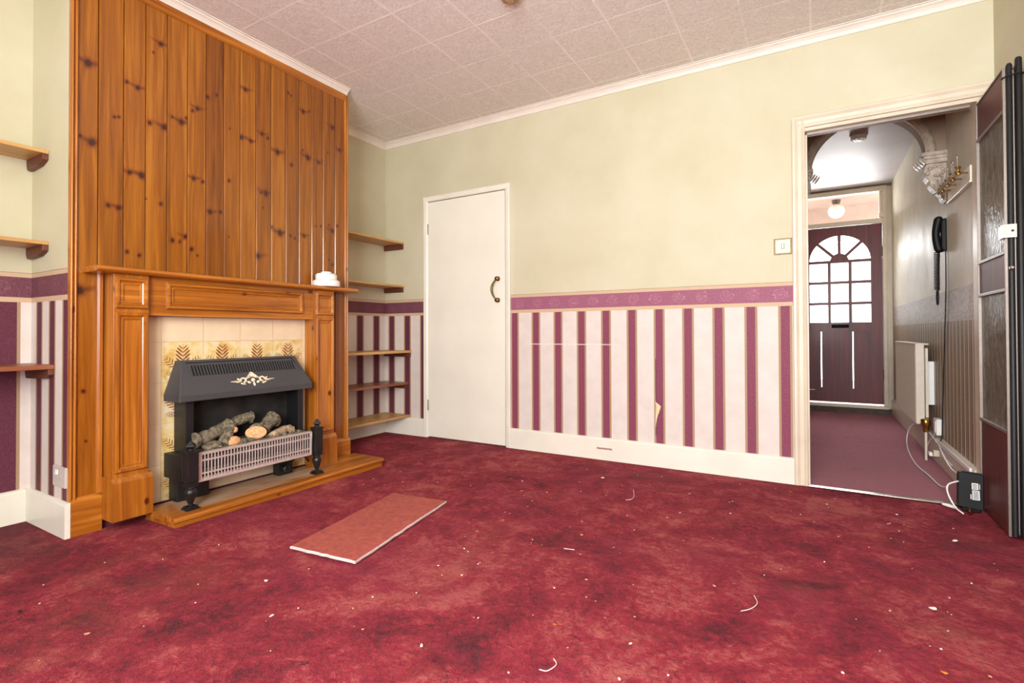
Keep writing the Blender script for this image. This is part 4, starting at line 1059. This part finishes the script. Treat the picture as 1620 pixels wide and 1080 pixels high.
for (px, py), s, lab, mt in [
    ((421, 921), .011, 'bright white paper chip just in front of the flat red board', 'paper'),
    ((430, 977), .010, 'white paper chip nearer than the one in front of the red board', 'paper'),
    ((667, 1024), .009, 'cream scrap alone on the bottom middle-left carpet', 'paper'),
    ((137, 1005), .008, 'pinkish paper crumb by the lower left carpet edge', 'crumb'),
    ((31, 970), .012, 'black burnt fleck at the far left edge of the carpet', 'matt_black'),
    ((953, 757), .012, 'white paper chip near the long white skirting board', 'paper'),
    ((825, 778), .010, 'tan crumb on the carpet between white door and red board', 'crumb'),
    ((921, 848), .009, 'tan crumb in the middle of the carpet', 'crumb'),
    ((1130, 929), .009, 'cream crumb in the middle right of the carpet beside the curled thread', 'crumb'),
    ((878, 991), .009, 'yellowish crumb in the near centre of the carpet', 'ember'),
    ((1476, 965), .014, 'pale pink paper sliver on the darker right carpet', 'paper'),
    ((1511, 857), .013, 'long cream paper sliver in front of the router', 'paper'),
    ((1493, 1067), .009, 'orange crumb at the bottom right carpet edge', 'ember')]:
    x, y = floor_pt(px, py); scrap(x, y, s, lab, mt)
for pts, lab in [
    ([(1172, 970), (1188, 966), (1198, 957), (1193, 945)], 'curled white thread on the right middle of the carpet'),
    ([(990, 793), (1000, 791), (1003, 785), (1002, 776)], 'white thread lying near the long white skirting'),
    ([(892, 870), (900, 871), (909, 872)], 'short straight white thread in the middle of the carpet'),
    ([(853, 1063), (866, 1065), (880, 1055), (876, 1046)], 'bent white thread at the bottom centre of the carpet')]:
    q = [floor_pt(*p) for p in pts]; mb = MB(); mb.tube(curve_pts([(x, y, .007) for x, y in q], 6), .0012, 6)
    tag(mb.build('loose_thread', 'paper', smooth=True), lab, 'thread', 'loose threads on the carpet')
mb = MB(); rng = random.Random(21)
for k in range(230):
    x, y = rng.uniform(.9, 3.9), rng.uniform(-2.9, -.15); s = rng.uniform(.0015, .0038)
    if 1.2 < x < 1.9 and -2.1 < y < -1.2: continue
    if x > 3.75 and y > -.3: continue
    a = rng.uniform(0, PI); mb.mat = rng.choice((0, 0, 1)); mb.blob((x, y, .005), s*rng.uniform(.7, 2), s, s*.6, 6, Matrix.Rotation(a, 3, 'Z'))
tag(mb.build('carpet_crumbs', ['crumb', 'paper']), 'tiny pale crumbs sprinkled over the red carpet', 'crumbs', kind='stuff')
# ceiling rose
mb = MB(); mb.lathe([(.055, 0), (.055, -.012), (.045, -.026), (.022, -.032), (.018, -.04)], (2.0, -1.185, H), 24)
tag(mb.build('ceiling_rose', 'rose', smooth=True), 'small brown ceiling rose at the top edge of the photo', 'ceiling rose')

# ------------------------------------------------------------------ light
world = bpy.data.worlds.new('daylight'); bpy.context.scene.world = world; world.use_nodes = True
bg = world.node_tree.nodes['Background']; bg.inputs[0].default_value = (1.0, 1.0, 1.0, 1); bg.inputs[1].default_value = 4.5
def area(name, loc, rot, sx, sy, power, color=(1, 1, 1)):
    l = bpy.data.lights.new(name, 'AREA'); l.shape = 'RECTANGLE'; l.size = sx; l.size_y = sy; l.energy = power; l.color = color
    o = bpy.data.objects.new(name, l); col.objects.link(o); o.location = loc; o.rotation_euler = rot; return o
area('window_daylight', ((WX0+WX1)/2, YR+.02, (WZ0+WZ1)/2), (PI/2, 0, 0), WX1-WX0-.1, WZ1-WZ0-.1, 172, (.955, .985, 1))
area('front_door_daylight', (3.53, 4.05, 1.95), (-PI/2+.9, 0, 0), .7, .6, 56, (.97, .98, 1))

# ------------------------------------------------------------------ camera
cam = bpy.data.cameras.new('camera'); co = bpy.data.objects.new('camera', cam); col.objects.link(co)
yaw, pit, rol = .5322, .0112, -.0034
F = Vector((-math.sin(yaw)*math.cos(pit), math.cos(yaw)*math.cos(pit), math.sin(pit))); Rr = Vector((math.cos(yaw), math.sin(yaw), 0)); U = Rr.cross(F)
R2 = math.cos(rol)*Rr+math.sin(rol)*U; U2 = -math.sin(rol)*Rr+math.cos(rol)*U
mat = Matrix((R2, U2, -F)).transposed().to_4x4(); mat.translation = Vector((3.2816, -3.3542, .8696))
co.matrix_world = mat
cam.sensor_width = 36; cam.lens = 36*810.47/1620; cam.shift_x = 0; cam.shift_y = -22.69/1620; cam.clip_start = .02
sc = bpy.context.scene; sc.camera = co
sc.view_settings.view_transform = 'Standard'; sc.view_settings.look = 'None'; sc.view_settings.gamma = 1
sc.view_settings.use_curve_mapping = False; sc.view_settings.exposure = 0.25
sc.cycles.use_denoising = True; sc.cycles.max_bounces = 10; sc.cycles.diffuse_bounces = 6; sc.cycles.transparent_max_bounces = 12
sc.cycles.sample_clamp_indirect = 8
